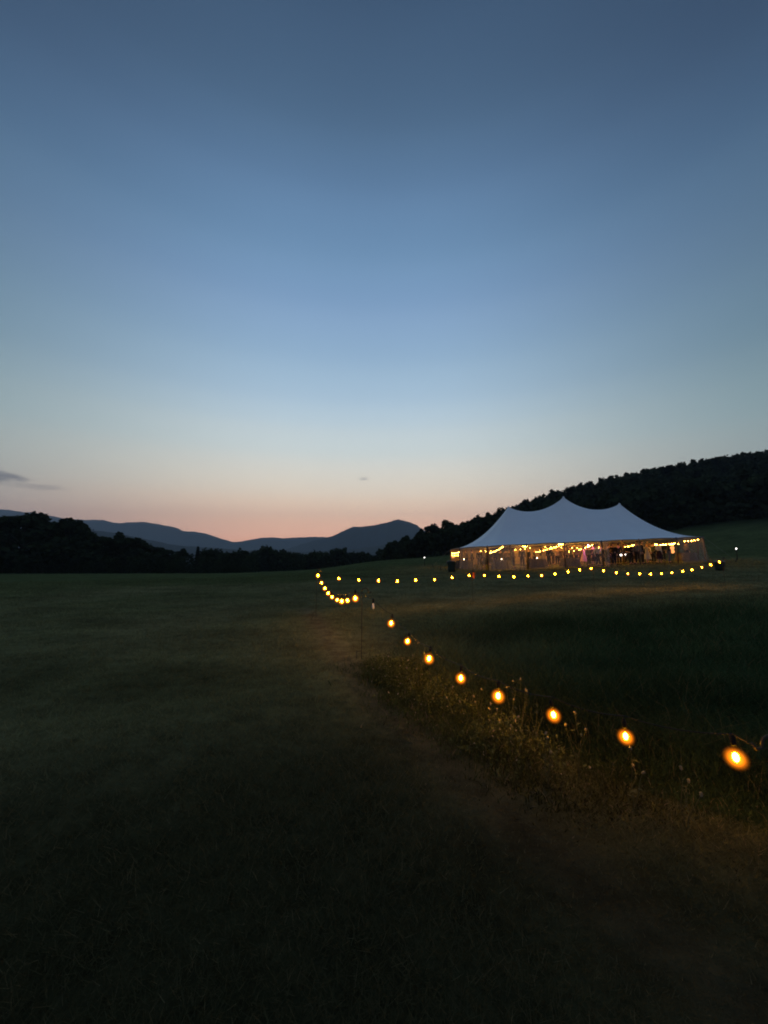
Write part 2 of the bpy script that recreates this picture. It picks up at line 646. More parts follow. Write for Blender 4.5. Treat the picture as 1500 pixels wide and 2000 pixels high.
# ------------------------------------------------------------------ far mountains
def ridge(name, pts, D, depth, foot, seed, mt=M_MOUNT):
    """a mountain range whose crest passes through the given bearings at distance D"""
    cr = [P(px, row, D) for px, row in pts]
    xs = np.array([p.x for p in cr])
    zs = np.array([p.z for p in cr])
    X = np.linspace(xs[0], xs[-1], 260)
    Zc = np.interp(X, xs, zs)
    k = np.hanning(7)
    k /= k.sum()
    Zc = np.convolve(np.pad(Zc, 3, mode='edge'), k, 'valid')
    Zc = Zc + D * .0016 * (vnoise(X, X * 0 + seed, D * .012, seed) - .5) + D * .003 * (vnoise(X, X * 0 + seed, D * .04, seed + 1) - .5)
    m = 28
    V, T = [], []
    r = np.random.default_rng(seed)
    sp = r.random((12, 3))
    for i, x in enumerate(X):
        for j in range(m):
            v = j / (m - 1) * 2 - 1
            prof = (1 - abs(v)) ** 1.15
            spur = sum(math.sin(x / D * (20 + 60 * a) + 6.28 * b + v * 3) * (c - .3) for a, b, c in sp[:7]) * .05
            z = foot + (Zc[i] - foot) * max(0, prof * (1 + spur * min(1, abs(v) * 4)))
            if j == m // 2: pass
            V.append((x * (1 + v * depth / D * .3), D + v * depth, z))
    n = len(X)
    for i in range(n - 1):
        for j in range(m - 1):
            a = i * m + j
            T += [(a, a + m, a + m + 1), (a, a + m + 1, a + 1)]
    V = np.array(V)
    # crest rows carry a jagged fringe of treetops
    V[:, 2] += (r.random(len(V)) - .5) * D * .0012
    me = tri_mesh(name, V, np.array(T))
    me.polygons.foreach_set('use_smooth', [True] * len(me.polygons))
    tag(obj(name, me, mt), kind='structure')


ridge('far_mountain_range', [(-110, 988), (-60, 986), (0, 991), (60, 997), (120, 1008), (180, 1013), (205, 1013), (237, 1020), (262, 1017), (285, 1016), (305, 1020), (340, 1025),
                             (358, 1035), (380, 1037), (412, 1043), (440, 1053), (457, 1058), (475, 1056), (500, 1050), (530, 1048), (556, 1051),
                             (578, 1049), (606, 1045), (635, 1047), (700, 1058), (800, 1068), (900, 1075)], 4200, 700, -35, 3)
ridge('peaked_mountain', [(540, 1079), (570, 1069), (600, 1058), (625, 1052), (650, 1044), (672, 1034), (690, 1026), (712, 1025), (740, 1021), (758, 1017), (768, 1014), (777, 1011.5), (788, 1013.5), (803, 1017), (815, 1023),
                          (826, 1032), (850, 1045), (900, 1060), (980, 1075)], 2900, 520, -30, 5)
ridge('low_wooded_hill', [(120, 1026), (180, 1034), (235, 1040), (275, 1050), (330, 1061), (400, 1068), (470, 1073), (540, 1077), (620, 1076), (700, 1070), (760, 1062), (810, 1062), (900, 1075)], 1750, 360, -28, 8)


# ------------------------------------------------------------------ trees
def crown_arrays(rng, h, w, n, leaf, base=.12, lob=9):
    """leaf clumps spread through several uneven lobes"""
    lobes = []
    for i in range(lob):
        t = (i + .5) / lob
        z = h * (base + (1 - base) * t)
        rad = w * .5 * math.sin(PI * min(.98, .22 + .72 * t)) ** .8
        a = rng.random() * 6.28
        off = rad * (.35 + .4 * rng.random())
        lobes.append((off * math.cos(a), off * math.sin(a), z, rad * (.55 + .35 * rng.random()), h / lob * (1.0 + .7 * rng.random())))
    lobes.append((0, 0, h * .9, w * .22, h * .11))
    L = np.array(lobes)
    pk = rng.integers(0, len(L), n)
    d = rng.normal(size=(n, 3))
    d /= np.linalg.norm(d, axis=1)[:, None]
    rr = (.45 + .6 * rng.random(n) ** .6)[:, None]
    c = L[pk, :3] + d * rr * np.stack([L[pk, 3], L[pk, 3], L[pk, 4]], 1)
    c[:, 2] *= h / np.percentile(c[:, 2], 99.7)
    c[:, 2] = np.maximum(c[:, 2], h * base * .5)
    u = rng.normal(size=(n, 3))
    u /= np.linalg.norm(u, axis=1)[:, None]
    v = np.cross(u, d)
    v /= np.linalg.norm(v, axis=1)[:, None] + 1e-6
    s = (leaf * (.5 + rng.random(n)))[:, None]
    V = np.stack([c - u * s, c + v * s * .8, c + u * s, c - v * s * .8], 1).reshape(-1, 3)
    k = np.arange(n) * 4
    T = np.concatenate([np.stack([k, k + 1, k + 2], 1), np.stack([k, k + 2, k + 3], 1)])
    tone = (np.array([.030, .040, .019]) * (.55 + .9 * rng.random((n, 1)))).repeat(4, 0)
    return V, T, tone


def spruce_arrays(rng, h, w, n, leaf):
    t = rng.random(n) ** .8
    z = h * (.08 + .92 * t)
    r = w * .5 * (1 - t) * (.5 + .5 * rng.random(n) ** .5) * (.8 + .3 * np.sin(t * 50))
    a = rng.random(n) * 6.28
    c = np.stack([r * np.cos(a), r * np.sin(a), z - r * .25], 1)
    o = np.stack([np.cos(a), np.sin(a), np.full(n, -.3)], 1)
    q = np.stack([-np.sin(a), np.cos(a), np.zeros(n)], 1)
    s = (leaf * (.5 + rng.random(n)))[:, None]
    V = np.stack([c - q * s, c + o * s * 1.3, c + q * s, c - o * s * .4], 1).reshape(-1, 3)
    k = np.arange(n) * 4
    T = np.concatenate([np.stack([k, k + 1, k + 2], 1), np.stack([k, k + 2, k + 3], 1)])
    tone = (np.array([.024, .034, .020]) * (.55 + .9 * rng.random((n, 1)))).repeat(4, 0)
    return V, T, tone


def trunk_mesh(name, rng, h, r):
    v, f = [], []
    tube(v, f, [(0, 0, -.5), (0.05, 0, h * .2), (.0, .1, h * .45), (.1, 0, h * .8)], [r, r * .8, r * .55, r * .15], 7)
    for k in range(5):
        a = rng.random() * 6.28
        z = h * (.25 + .4 * rng.random())
        l = h * .22
        tube(v, f, [(0, 0, z), (l * .5 * math.cos(a), l * .5 * math.sin(a), z + l * .5), (l * math.cos(a), l * math.sin(a), z + l * .8)], [r * .4, r * .25, r * .08], 5)
    return mesh(name, v, f, True)


PROTO = []
for i in range(5):
    rg = np.random.default_rng(100 + i)
    if i < 4:
        V, T, tn = crown_arrays(rg, 10, 5.6 + i * .5, 2600, .27, lob=9 + i)
    else:
        V, T, tn = spruce_arrays(rg, 10, 4.2, 1700, .3)
    cm_ = tri_mesh('crown', V, T)
    color_attr(cm_, 'tone', tn)
    PROTO.append((cm_, trunk_mesh('trunk', rg, 10, .2)))
for cm_, tm_ in PROTO:
    cm_.materials.append(M_LEAF)
    tm_.materials.append(M_BARK)


def tree(x, y, h, k, label, group, wide=1.0, rz=0.0, name='broadleaf_tree'):
    t = empty(name, (x, y, H(x, y)), rz, label=label, cat='tree', group=group)
    s = h / 10
    for nm, me in zip(('crown', 'trunk'), PROTO[k]):
        o = obj(nm, me, parent=t)
        o.scale = (s * wide, s * wide, s)
    return t


# the tree line on the left, stepping down towards the valley: (px, row of the top, distance, kind, width)
LEFT_TREES = [(-70, 1011, 96, 0, 1.1), (-25, 1009, 92, 1, 1.1), (14, 1013, 95, 2, 1.0), (50, 1002, 92, 3, 1.1), (92, 1006, 96, 0, 1.2), (132, 1015, 92, 1, 1.1),
              (158, 1019, 97, 2, .8), (190, 1044, 93, 3, 1.2), (212, 1049, 99, 1, 1.2), (243, 1041, 96, 0, 1.2), (270, 1052, 99, 2, 1.2), (298, 1065, 102, 1, 1.3), (322, 1071, 104, 3, 1.3),
              (352, 1072, 106, 0, 1.4), (387, 1067, 110, 4, 1.1), (408, 1075, 112, 2, 1.4), (440, 1080, 118, 1, 1.5), (470, 1077, 122, 3, 1.5)]
PLACE = ['at the left edge of the field', 'second from the left edge of the field', 'third from the left edge', 'tallest of the left tree line', 'broad crown right of the tallest left tree', 'dropping shoulder of the tall left clump',
         'narrow tree ending the tall left clump', 'first low tree right of the tall clump', 'low tree under the far grey ridge', 'rounded crown standing up from the low left tree line', 'tree just right of the rounded crown',
         'low tree in the sloping left tree line', 'low tree below the double ridge', 'bushy tree in the middle of the left line', 'pointed spruce poking above the left tree line', 'low tree right of the pointed spruce',
         'low tree toward the valley', 'last tree of the left line before the valley']
for (px, row, Y, k, w), pl in zip(LEFT_TREES, PLACE):
    p = P(px, row, Y)
    tree(p.x, Y, p.z - H(p.x, Y), k, 'dark %s, %s' % ('conifer' if k == 4 else 'leafy tree', pl), 'trees along the left edge of the field', w * 1.35 if k < 4 else w, random.random() * 6, 'spruce_tree' if k == 4 else 'broadleaf_tree')

# trees whose crowns break the skyline of the right-hand wood
RIGHT_TREES = [(768, 1056, 120, 1, 1.3, 'lowest tree at the valley end of the right wood'), (792, 1047, 122, 2, 1.3, 'second tree from the valley end of the right wood'), (822, 1033, 128, 0, 1.25, 'tree in front of the peaked mountain flank'),
               (846, 1024, 132, 3, 1.3, 'round tree where the wood meets the mountain'), (874, 1016, 138, 1, 1.3, 'round high tree left of the tent roof'), (903, 1019, 140, 4, 1.0, 'thin conifer above the left tent corner'),
               (926, 1012, 146, 2, 1.3, 'tree on the skyline left of the first tent peak'), (957, 1001, 150, 0, 1.3, 'tree just left of the first tent peak'), (985, 992, 155, 3, 1.2, 'tree touching the first tent peak')]
for px, row, Y, k, w, pl in RIGHT_TREES:
    p = P(px, row, Y)
    h0 = H(p.x, Y)
    tree(p.x, Y, max(6, p.z - h0), k, 'dark %s' % pl, 'trees along the foot of the right wood', w, random.random() * 6, 'spruce_tree' if k == 4 else 'broadleaf_tree')


def forest(name, spots, n_each, leaf, label, seed):
    rg = np.random.default_rng(seed)
    prot = [crown_arrays(rg, 10, 6.5, n_each, leaf, base=.02, lob=8) for _ in range(5)] + [spruce_arrays(rg, 10, 4.4, n_each, leaf)]
    VV, TT, CC, off = [], [], [], 0
    for x, y, h in spots:
        k = rg.integers(0, 5) if rg.random() < .88 else 5
        V, T, c = prot[k]
        a = rg.random() * 6.28
        s = h / 10
        w = s * (.95 + .4 * rg.random())
        R = np.array([[math.cos(a) * w, -math.sin(a) * w, 0], [math.sin(a) * w, math.cos(a) * w, 0], [0, 0, s]])
        VV.append(V @ R.T + np.array([x, y, H(x, y) - .4]))
        TT.append(T + off)
        CC.append(c * (.75 + .5 * rg.random()))
        off += len(V)
    me = tri_mesh(name, np.concatenate(VV), np.concatenate(TT))
    color_attr(me, 'tone', np.concatenate(CC))
    tag(obj(name, me, M_LEAF), label=label, cat='forest', kind='stuff')


sky_px = np.array([735, 760, 800, 830, 880, 925, 960, 1000, 1040, 1060, 1100, 1150, 1190, 1220, 1290, 1340, 1390, 1460, 1500, 1600, 1750])
sky_row = np.array([1078, 1064, 1052, 1040, 1025, 1014, 1003, 991, 976, 968, 956, 946, 936, 925, 911, 899, 892, 886, 882, 868, 850])
base_px = np.array([735, 870, 1000, 1310, 1400, 1500, 1750])
base_Y = np.array([118, 122, 118, 108, 106, 104, 100])
spots = []
rg = np.random.default_rng(21)
for px in np.arange(750, 1680, 13.0):
    y0 = float(np.interp(px, base_px, base_Y))
    top = float(np.interp(px, sky_px, sky_row))
    Y = y0
    while Y < 226:
        q = px + rg.normal() * 6
        yy = Y + rg.normal() * 2
        x = (q - 750) / 750 * yy
        want = P(q, top, 215)
        hh = 8.5 + 4 * rg.random()
        lim = CAM_Z + (want.z - CAM_Z) * yy / 215 - H(x, yy)
        if Y > 190:
            hh = max(5.0, min(15, lim * (.92 + .16 * rg.random())))
        else:
            hh = max(2.0, min(hh, lim * (.9 + .1 * rg.random())))
        spots.append((x, yy, hh))
        Y += 13 if px > 1000 else 16
forest('wooded_hillside', spots, 330, .62, 'dark wooded hillside rising behind and right of the tent', 31)
spots = []
for px in np.arange(400, 790, 6.0):
    for Y in (150, 178, 205):
        q = px + rg.normal() * 3
        yy = Y + rg.normal() * 5
        x = (q - 750) / 750 * yy
        topr = 1078 + 4 * math.sin(px * .045) + 3 * math.sin(px * .13)
        if px < 560: topr -= 3
        spots.append((x, yy, max(4, P(q, topr, yy).z - H(x, yy) + rg.normal() * .5)))
forest('valley_wood', spots, 260, .5, 'dark band of woods across the valley below the mountains', 33)
# low bushes close the foot of the left tree line
spots = []
for px in np.arange(-120, 500, 8.0):
    yy = 88 + max(0, px - 200) * .06 + rg.normal() * 1.5
    spots.append(((px - 750) / 750 * yy, yy, 2.6 + 2 * rg.random()))
    yy += 9
    spots.append(((px - 750) / 750 * yy, yy, 4 + 2 * rg.random()))
forest('undergrowth', spots, 260, .33, 'dark bushes closing the foot of the left tree line', 35)

# ------------------------------------------------------------------ tent
TX, TY = 17.97, 38.0
TZ = 0.98
SL = .043
plan = [(-6.2, -6.2), (-3.1, -6.2), (0, -6.2), (3.1, -6.2), (6.2, -6.2), (9.2, -5.3), (11, -2.4), (11, 2.4), (9.2, 5.3), (6.2, 6.2), (3.1, 6.2), (0, 6.2), (-3.1, 6.2), (-6.2, 6.2),
        (-9.2, 5.3), (-11, 2.4), (-11, -2.4), (-9.2, -5.3)]
NPOLE = len(plan)
eave = lambda x: 2.1 + SL * x
gl = lambda x, y: H(TX + x, TY + y) - TZ
PEAK = [(-5.55, 5.82), (0.0, 6.80), (5.55, 6.12)]
tent = empty('tent', (TX, TY, TZ), label='large white three-peaked pole tent glowing with lights on the grassy rise', cat='tent')


def ridge_z(x):
    pts = PEAK
    if x <= pts[0][0]: return pts[0][1]
    if x >= pts[2][0]: return pts[2][1]
    a, b = (pts[0], pts[1]) if x < 0 else (pts[1], pts[2])
    t = (x - a[0]) / (b[0] - a[0])
    s = 4 * t * (1 - t)
    return a[1] + (b[1] - a[1]) * t - .92 * s ** .9


def roof_mesh():
    # eave polyline: straight bays with a little scallop upward between poles
    outer = []
    sub = 12
    for i in range(NPOLE):
        a, b = Vector(plan[i]), Vector(plan[(i + 1) % NPOLE])
        for k in range(sub):
            t = k / sub
            p = a.lerp(b, t)
            s = 4 * t * (1 - t)
            c = p * (1 - .012 * s)
            outer.append((c.x, c.y, eave(p.x) + .05 * s))
    n = len(outer)
    M = 30
    V = []
    for j in range(M + 1):
        t = (j / M) ** 1.25
        for (x, y, z) in outer:
            # ridge point facing this eave point
            rx = max(-5.55, min(5.55, x * .78))
            rz = ridge_z(rx)
            d = min(abs(rx - q[0]) for q in PEAK)
            g = 1.95 - .55 * min(1, d / 2.2)
            if abs(rx) >= 5.54: g = 1.95
            V.append([rx + (x - rx) * t, y * t, z + (rz - z) * (1 - t) ** g])
    V = np.array(V).reshape(M + 1, n, 3)
    # relax the membrane a little so the bays blend
    for it in range(10):
        W = V.copy()
        W[2:-1, :, 2] = .5 * V[2:-1, :, 2] + .25 * (np.roll(V, 1, 1)[2:-1, :, 2] + np.roll(V, -1, 1)[2:-1, :, 2])
        V = W
    # shallow folds of the cloth running up from each pole
    bay = (np.arange(n) % sub) / sub
    tt = ((np.arange(M + 1) / M) ** 1.25)[:, None]
    V[:, :, 2] += .045 * np.cos(2 * PI * bay)[None, :] * np.sin(PI * tt) * tt
    F = []
    for j in range(M):
        for k in range(n):
            k2 = (k + 1) % n
            a, b, c, d = j * n + k, j * n + k2, (j + 1) * n + k2, (j + 1) * n + k
            F.append((a, d, c, b))
    me = mesh('roof', V.reshape(-1, 3), F, True)
    return me, outer


rm, outer = roof_mesh()
roof = obj('roof', rm, M_CANVAS, tent)
# dark hem along the eave
v, f = [], []
pp = [(x * 1.004, y * 1.004, z - .035) for x, y, z in outer]
tube(v, f, pp + [pp[0]], .035, 5, cap=False)
obj('eave_hem', mesh('eave_hem', v, f, True), M_SEAM, roof)
for x, z in PEAK:
    c = obj('center_pole', tube_mesh('center_pole', [(x, 0, gl(x, 0)), (x, 0, z - .06)], .07, 8), M_WOOD, tent)
    obj('peak_cap', lathe_mesh('peak_cap', [(.13, -.10), (.10, -.02), (.05, .03), (.02, .07)], 8), M_CANVAS, c, (x, 0, z + .0))
for i, (x, y) in enumerate(plan):
    obj('side_pole', tube_mesh('side_pole', [(x, y, gl(x, y) - .05), (x, y, eave(x) + .05)], .05, 7), M_WOOD, tent)
for i, (x, y) in enumerate(plan):
    r = math.hypot(x, y)
    d = Vector((x / r, y / r * 1.3, 0)).normalized()
    gx, gy = x + d.x * 1.9, y + d.y * 1.9
    gz = gl(gx, gy)
    g = obj('guy_rope', tube_mesh('guy_rope', [(x, y, eave(x)), (gx, gy, gz + .12)], .007, 5), M_ROPE, tent)
    obj('stake', tube_mesh('stake', [(gx - d.x * .08, gy - d.y * .08, gz - .3), (gx + d.x * .05, gy + d.y * .05, gz + .28)], .025, 6), M_POLE, g)


def wall_panel(i, folds=0.02, mt=None, bunch=1.0):
    (x0, y0), (x1, y1) = plan[i], plan[(i + 1) % NPOLE]
    nx, nz = 34, 7
    L = math.hypot(x1 - x0, y1 - y0)
    nxv, nyv = (y1 - y0) / L, -(x1 - x0) / L
    rg = np.random.default_rng(50 + i)
    ph = rg.random(5) * 6.28
    V, F = [], []
    for a in range(nx + 1):
        t = a / nx
        for b in range(nz + 1):
            w = b / nz
            u = .03 + .94 * t * bunch
            x, y = x0 + (x1 - x0) * u, y0 + (y1 - y0) * u
            zt, zb = eave(x) - .04, gl(x, y) + .03
            z = zt + (zb - zt) * w
            o = folds * (math.sin(t * 11 + ph[0]) + .7 * math.sin(t * 23 + ph[1] + w) + .5 * math.sin(t * 41 + ph[2])) * (.35 + .9 * w) - .03
            o -= (.32 if i in (4, 5, 6) else .12) * w ** 1.3
            V.append((x - nxv * o, y - nyv * o, z))
    for a in range(nx):
        for b in range(nz):
            q = a * (nz + 1) + b
            F.append((q, q + nz + 1, q + nz + 2, q + 1))
    return obj('clear_wall', mesh('clear_wall', V, F, True), mt or M_VINYL, tent)


for i in range(NPOLE):
    if i in (2, 3, 12):
        if i == 2: wall_panel(i, .05, M_CURTAIN, .16)
        if i == 3: pass
        continue            # bays left open for the guests
    w = wall_panel(i, .05 if i in (16, 17) else .022, M_CURTAIN if i in (16, 17) else M_VINYL)
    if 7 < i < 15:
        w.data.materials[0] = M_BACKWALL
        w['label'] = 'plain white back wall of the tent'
    if i in (16, 17): w['label'] = 'hazy clear wall hanging in loose folds'

# ------------------------------------------------------------------ bulbs
fil_me = lathe_mesh('filament', [(.003, -.025), (.011, -.019), (.016, -.007), (.016, .007), (.011, .019), (.003, .025)], 12)
halo_me = lathe_mesh('glass', [(.080 * math.sin(q), -.006 - .080 * math.cos(q)) for q in np.linspace(.06, 2.75, 20)] + [(.018, .07)], 28)  # enlarged globe shell that carries the painted halo
so_me = lathe_mesh('socket', [(.014, .060), (.016, .072), (.016, .108), (.010, .124), (.004, .132)], 8)
dead_me = lathe_mesh('dead_glass', [(.004, -.03), (.016, -.02), (.022, 0), (.020, .02), (.014, .045), (.012, .062)], 14)
fil_me.materials.append(M_FIL)
halo_me.materials.append(M_HALO)
so_me.materials.append(M_SOCKET)
dead_me.materials.append(M_DEAD)


def catenary(pts, sag=.03, n=8):
    out = []
    for a, b in zip(pts[:-1], pts[1:]):
        for k in range(n):
            t = k / n
            p = Vector(a).lerp(Vector(b), t)
            p.z -= sag * 4 * t * (1 - t)
            out.append(p)
    out.append(Vector(pts[-1]))
    return out


def festoon(bulbs, ends, label, dead=()):
    """a garden string light: cord, and amber bulbs hanging in sockets"""
    p0 = bulbs[0] if ends[0] is None else ends[0]
    root = empty('string_light', p0, 0, label=label, cat='string light', group='amber festoon strings round the meadow')
    o = Vector(p0)
    seq = ([Vector(ends[0])] if ends[0] is not None else []) + [Vector(b) + Vector((0, 0, .132)) for b in bulbs] + ([Vector(ends[1])] if ends[1] is not None else [])
    obj('cord', tube_mesh('cord', [p - o for p in catenary(seq)], .0034, 5), M_WIRE, root)
    for i, b in enumerate(bulbs):
        tilt = (random.uniform(-.28, .28), random.uniform(-.28, .28), random.random() * 6)
        h = obj('bulb', so_me, None, root, Vector(b) - o, tilt)
        h.scale = (random.uniform(.86, 1.08),) * 3
        if i in dead:
            h['label'] = 'unlit pale bulb'
            obj('glass', dead_me, None, h)
            continue
        obj('filament', fil_me, None, h)
        obj('glass', halo_me, None, h)
    return root


near_px = [(1437, 1479, 2.5), (1222, 1438, 2.82), (1081, 1396, 3.2), (973, 1359, 3.65), (900, 1324, 4.2), (838, 1286, 4.75), (796, 1252, 5.3), (764, 1217, 5.85), (729, 1186, 6.1)]
near_b = [P(*a) for a in near_px]
hook_a = P(1530, 1464, 2.38)
hook_b = P(707, 1157, 6.35)
festoon(near_b, (hook_a, hook_b), 'string of eight big amber bulbs running low through the foreground weeds', dead=(8,))
mid_px = [(694, 1168.5, 6.4), (678.6, 1172.6, 6.8), (667.4, 1174, 7.25), (658.6, 1171.4, 7.75), (648.6, 1166, 8.25), (641, 1158.6, 8.8), (634.4, 1149, 9.35), (628, 1138, 9.95), (621, 1124, 10.6)]
mid_b = [P(*a) for a in mid_px]
hook_c = P(619, 1116, 10.75)
festoon(mid_b, (hook_b, hook_c), 'short sagging curve of closely spaced amber bulbs left of the tent')
far1_px = [(662, 1130), (701, 1133), (739, 1134), (776, 1135), (812, 1133), (849, 1132), (883, 1128), (916, 1124)]
far1_b = [P(a, b, 10.9 + (a - 630) / 290 * 2.2) for a, b in far1_px]
hook_d = P(922, 1119, 13.15)
festoon(far1_b, (hook_c, hook_d), 'level string of widely spaced amber bulbs running toward the tent corner')
far2_px = [(946, 1123.6), (974.5, 1125.5), (1003.5, 1126.4), (1031.5, 1125), (1058, 1124), (1084, 1120.8), (1109.5, 1116.7), (1132.5, 1113), (1154.5, 1110.5)]
far2_b = [P(a, b, 13.15 + (a - 922) / 236 * 2.3) for a, b in far2_px]
hook_e = P(1158, 1106, 15.5)
festoon(far2_b, (hook_d, hook_e), 'amber string hanging before the left half of the lit tent wall')
far3_px = [(1178.8, 1114.6), (1203.4, 1118.6), (1226.4, 1120.8), (1249.4, 1121.2), (1270.8, 1121.4), (1292, 1120.4), (1312.3, 1118.6), (1333.4, 1115.8), (1351.5, 1112.8), (1371, 1108), (1388, 1103), (1405, 1097.6)]
far3_b = [P(a, b, 15.5 + (a - 1158) / 250 * 1.7) for a, b in far3_px]
hook_f = P(1411, 1092, 17.3)
festoon(far3_b, (hook_e, hook_f), 'amber string curving up at the right end before the tent guests')


M_STAKE = mat('brown_painted_steel', (.045, .038, .024), .8)


def hook_pole(p, label, rz=0.0):
    gz = H(p.x, p.y)
    root = empty('hook_pole', (p.x, p.y, gz), rz, label=label, cat='pole', group='thin steel poles carrying the festoon strings')
    h = p.z - gz
    obj('shaft', tube_mesh('shaft', [(0, 0, -.1), (0, 0, h * .5), (0, 0, h + .02)], .0055, 7), M_STAKE, root)
    arc = [(0.0, 0, h + .02)] + [(.05 - .05 * math.cos(q), 0, h + .02 + .05 * math.sin(q)) for q in np.linspace(.3, PI, 8)] + [(.10, 0, h), (.13, 0, h - .015), (.15, 0, h + .02)]
    obj('hook', tube_mesh('hook', arc, .008, 6), M_STAKE, root)
    fo = [(-.08, 0, .12), (-.08, 0, .02), (-.075, 0, -.06)]
    v, f = [], []
    tube(v, f, fo, [.005, .005, .003], 5)
    tube(v, f, [(-.08, 0, .12), (0, 0, .12)], .005, 5)
    obj('foot_prong', mesh('foot_prong', v, f, True), M_STAKE, root)
    return root


hook_pole(hook_a, 'short steel hook pole at the right border holding the nearest bulbs', PI - .25)
hook_pole(hook_b, 'hook pole where the foreground string meets the sagging curve')
hook_pole(hook_c, 'hook pole at the far left corner of the light strings')
hp = hook_pole(hook_d, 'dark hook pole with an orange ribbon before the left tent wall')
M_RIBBON = mat('orange_ribbon', (.42, .10, .03), .6)
rb = mesh('ribbon', [(0, 0, 0), (.10, .02, .0), (.11, .03, -.14), (.06, .0, -.22), (.01, .02, -.15), (.05, .012, -.08)], [(0, 1, 5), (1, 2, 5), (2, 3, 5), (3, 4, 5), (4, 0, 5)])
obj('ribbon', rb, M_RIBBON, hp, (0, 0, hook_d.z - H(hook_d.x, hook_d.y) + .02))
hook_pole(hook_e, 'hook pole in front of the open tent bay')
hook_pole(hook_f, 'hook pole at the right end of the far string')


def path_light(px, row, Y, label):
    p = P(px, row, Y)
    gz = H(p.x, Y)
    root = empty('path_light', (p.x, Y, gz), 0, label=label, cat='lamp', group='small white path lamps beyond the tent')
    h = max(.4, p.z - gz)
    obj('post', tube_mesh('post', [(0, 0, -.1), (0, 0, h - .07)], .03, 6), M_POLE, root)
    obj('lens', lathe_mesh('lens', [(.03, -.05), (.045, -.02), (.045, .03), (.03, .05)], 10), M_COOL, root, (0, 0, h))
    obj('cap', lathe_mesh('cap', [(.06, .05), (.05, .07), (.02, .09)], 10), M_POLE, root, (0, 0, h))


path_light(829, 1089, 42, 'white path lamp on the grass crest left of the tent')
path_light(1438, 1071.5, 34, 'white path lamp on the slope right of the tent')

# dark bin at the left tent end, dark covered bin at the right end
M_BIN = mat('dark_green_plastic', (.018, .03, .022), .5)
M_LID = mat('grey_plastic_lid', (.16, .17, .17), .5)


def barrel(px, Y, h, w, label, lidm):
    x = (px - 750) / 750 * Y
    root = empty('waste_bin', (x, Y, H(x, Y)), 0, label=label, cat='bin')
    obj('body', lathe_mesh('body', [(w * .40, 0), (w * .46, h * .3), (w * .5, h * .8), (w * .52, h * .83), (w * .5, h * .86)], 16), M_BIN, root)
    obj('lid', lathe_mesh('lid', [(w * .54, h * .86), (w * .54, h * .92), (w * .4, h * .99), (w * .12, h)], 16), lidm, root)


barrel(881, 32.5, .95, .75, 'dark rounded bin standing at the left tent corner', M_BIN)
barrel(1399, 24.5, .62, .55, 'dark bin with a grey lid near the right end of the far string', M_LID)

# ------------------------------------------------------------------ lights hung inside the tent
dot_me = lathe_mesh('bulb', [(.006, -.032), (.019, -.018), (.021, 0), (.010, .022)], 8)
dot_me.materials.append(M_FAIRY)


def fairy(a, b, n, sag, label, size=1.0):
    root = empty('tent_string_light', a, 0, label=label, cat='string light', group='warm string lights hung inside the tent')
    a, b = Vector(a), Vector(b)
    pts = []
    for k in range(n * 2 + 1):
        t = k / (n * 2)
        p = (b - a) * t
        p.z -= sag * 4 * t * (1 - t)
        pts.append(p)
    obj('cord', tube_mesh('cord', pts, .006, 4), M_WIRE, root)
    for k in range(n):
        bo = obj('bulb', dot_me, None, root, pts[2 * k + 1] - Vector((0, 0, .03)))
        bo.scale = (size,) * 3


fairy(P(881.5, 1080, 40.3), P(897, 1077.5, 36.2), 6, .05, 'warm lights along the left end wall of the tent')
fairy(P(882.5, 1083.5, 40.2), P(897, 1083, 36.4), 4, .05, 'lower warm lights inside the left end wall')
fairy(P(952, 1080.5, 42), P(984, 1066.5, 32.6), 14, .1, 'warm string rising from the first front pole')
fairy(P(1040, 1078.5, 43), P(1099, 1062, 32.2), 15, .12, 'warm string sloping up to the third front pole')
fairy(P(1110, 1076.5, 43), P(1159, 1063, 32.4), 13, .12, 'warm string above the pink-lit dancers')
fairy(P(1020, 1066.5, 34), P(1031, 1066, 33.2), 4, .03, 'short bright cluster at the second front pole')
fairy(P(1218, 1067.5, 40), P(1240, 1063, 32.6), 8, .05, 'short warm string above the tall guest')
fairy(P(1278, 1062.5, 33.5), P(1322, 1060, 33), 13, .08, 'warm string above the standing guests on the right')
fairy(P(1334, 1056.5, 33), P(1366, 1052.5, 33.4), 5, .04, 'warm lights under the right tent corner')
fairy(P(1060, 1068, 44), P(1330, 1062, 44), 26, .2, 'long warm string along the back eave of the tent')
fairy(P(905, 1075, 44), P(1040, 1069, 44), 14, .2, 'warm string along the back eave at the left half')
fairy((TX - 5.5, TY, TZ + 4.2), (TX, TY, TZ + 4.6), 16, .6, 'added unseen fill string between the left and middle centre poles', 3.2)  # extra large bulbs out of view, added to brighten the tent inside
fairy((TX, TY, TZ + 4.6), (TX + 5.5, TY, TZ + 4.4), 16, .6, 'added unseen fill string between the middle and right centre poles', 3.2)  # second hidden string, also added as fill light
fairy(P(1090, 1061.5, 32.4), P(1102, 1062, 32.6), 4, .02, 'bright cluster at the third front pole')


def hang_lantern(px, row, Y, r, m, label, cordlen=.5):
    p = P(px, row, Y)
    root = empty('lantern', p, 0, label=label, cat='lantern')
    obj('shade', lathe_mesh('shade', [(r * .35, -r), (r * .8, -r * .6), (r, 0), (r * .8, r * .6), (r * .35, r)], 12), m, root)
    obj('hanger', tube_mesh('hanger', [(0, 0, r), (0, 0, r + cordlen)], .008, 4), M_WIRE, root)


hang_lantern(885, 1086, 40.3, .22, M_ORANGE, 'orange paper lantern inside the left tent end')
hang_lantern(1313, 1070, 35.5, .17, M_ORANGE, 'orange lantern above a second one, right of the standing guests')
hang_lantern(1313.5, 1077, 35.3, .17, M_ORANGE, 'lower orange lantern right of the standing guests', .1)


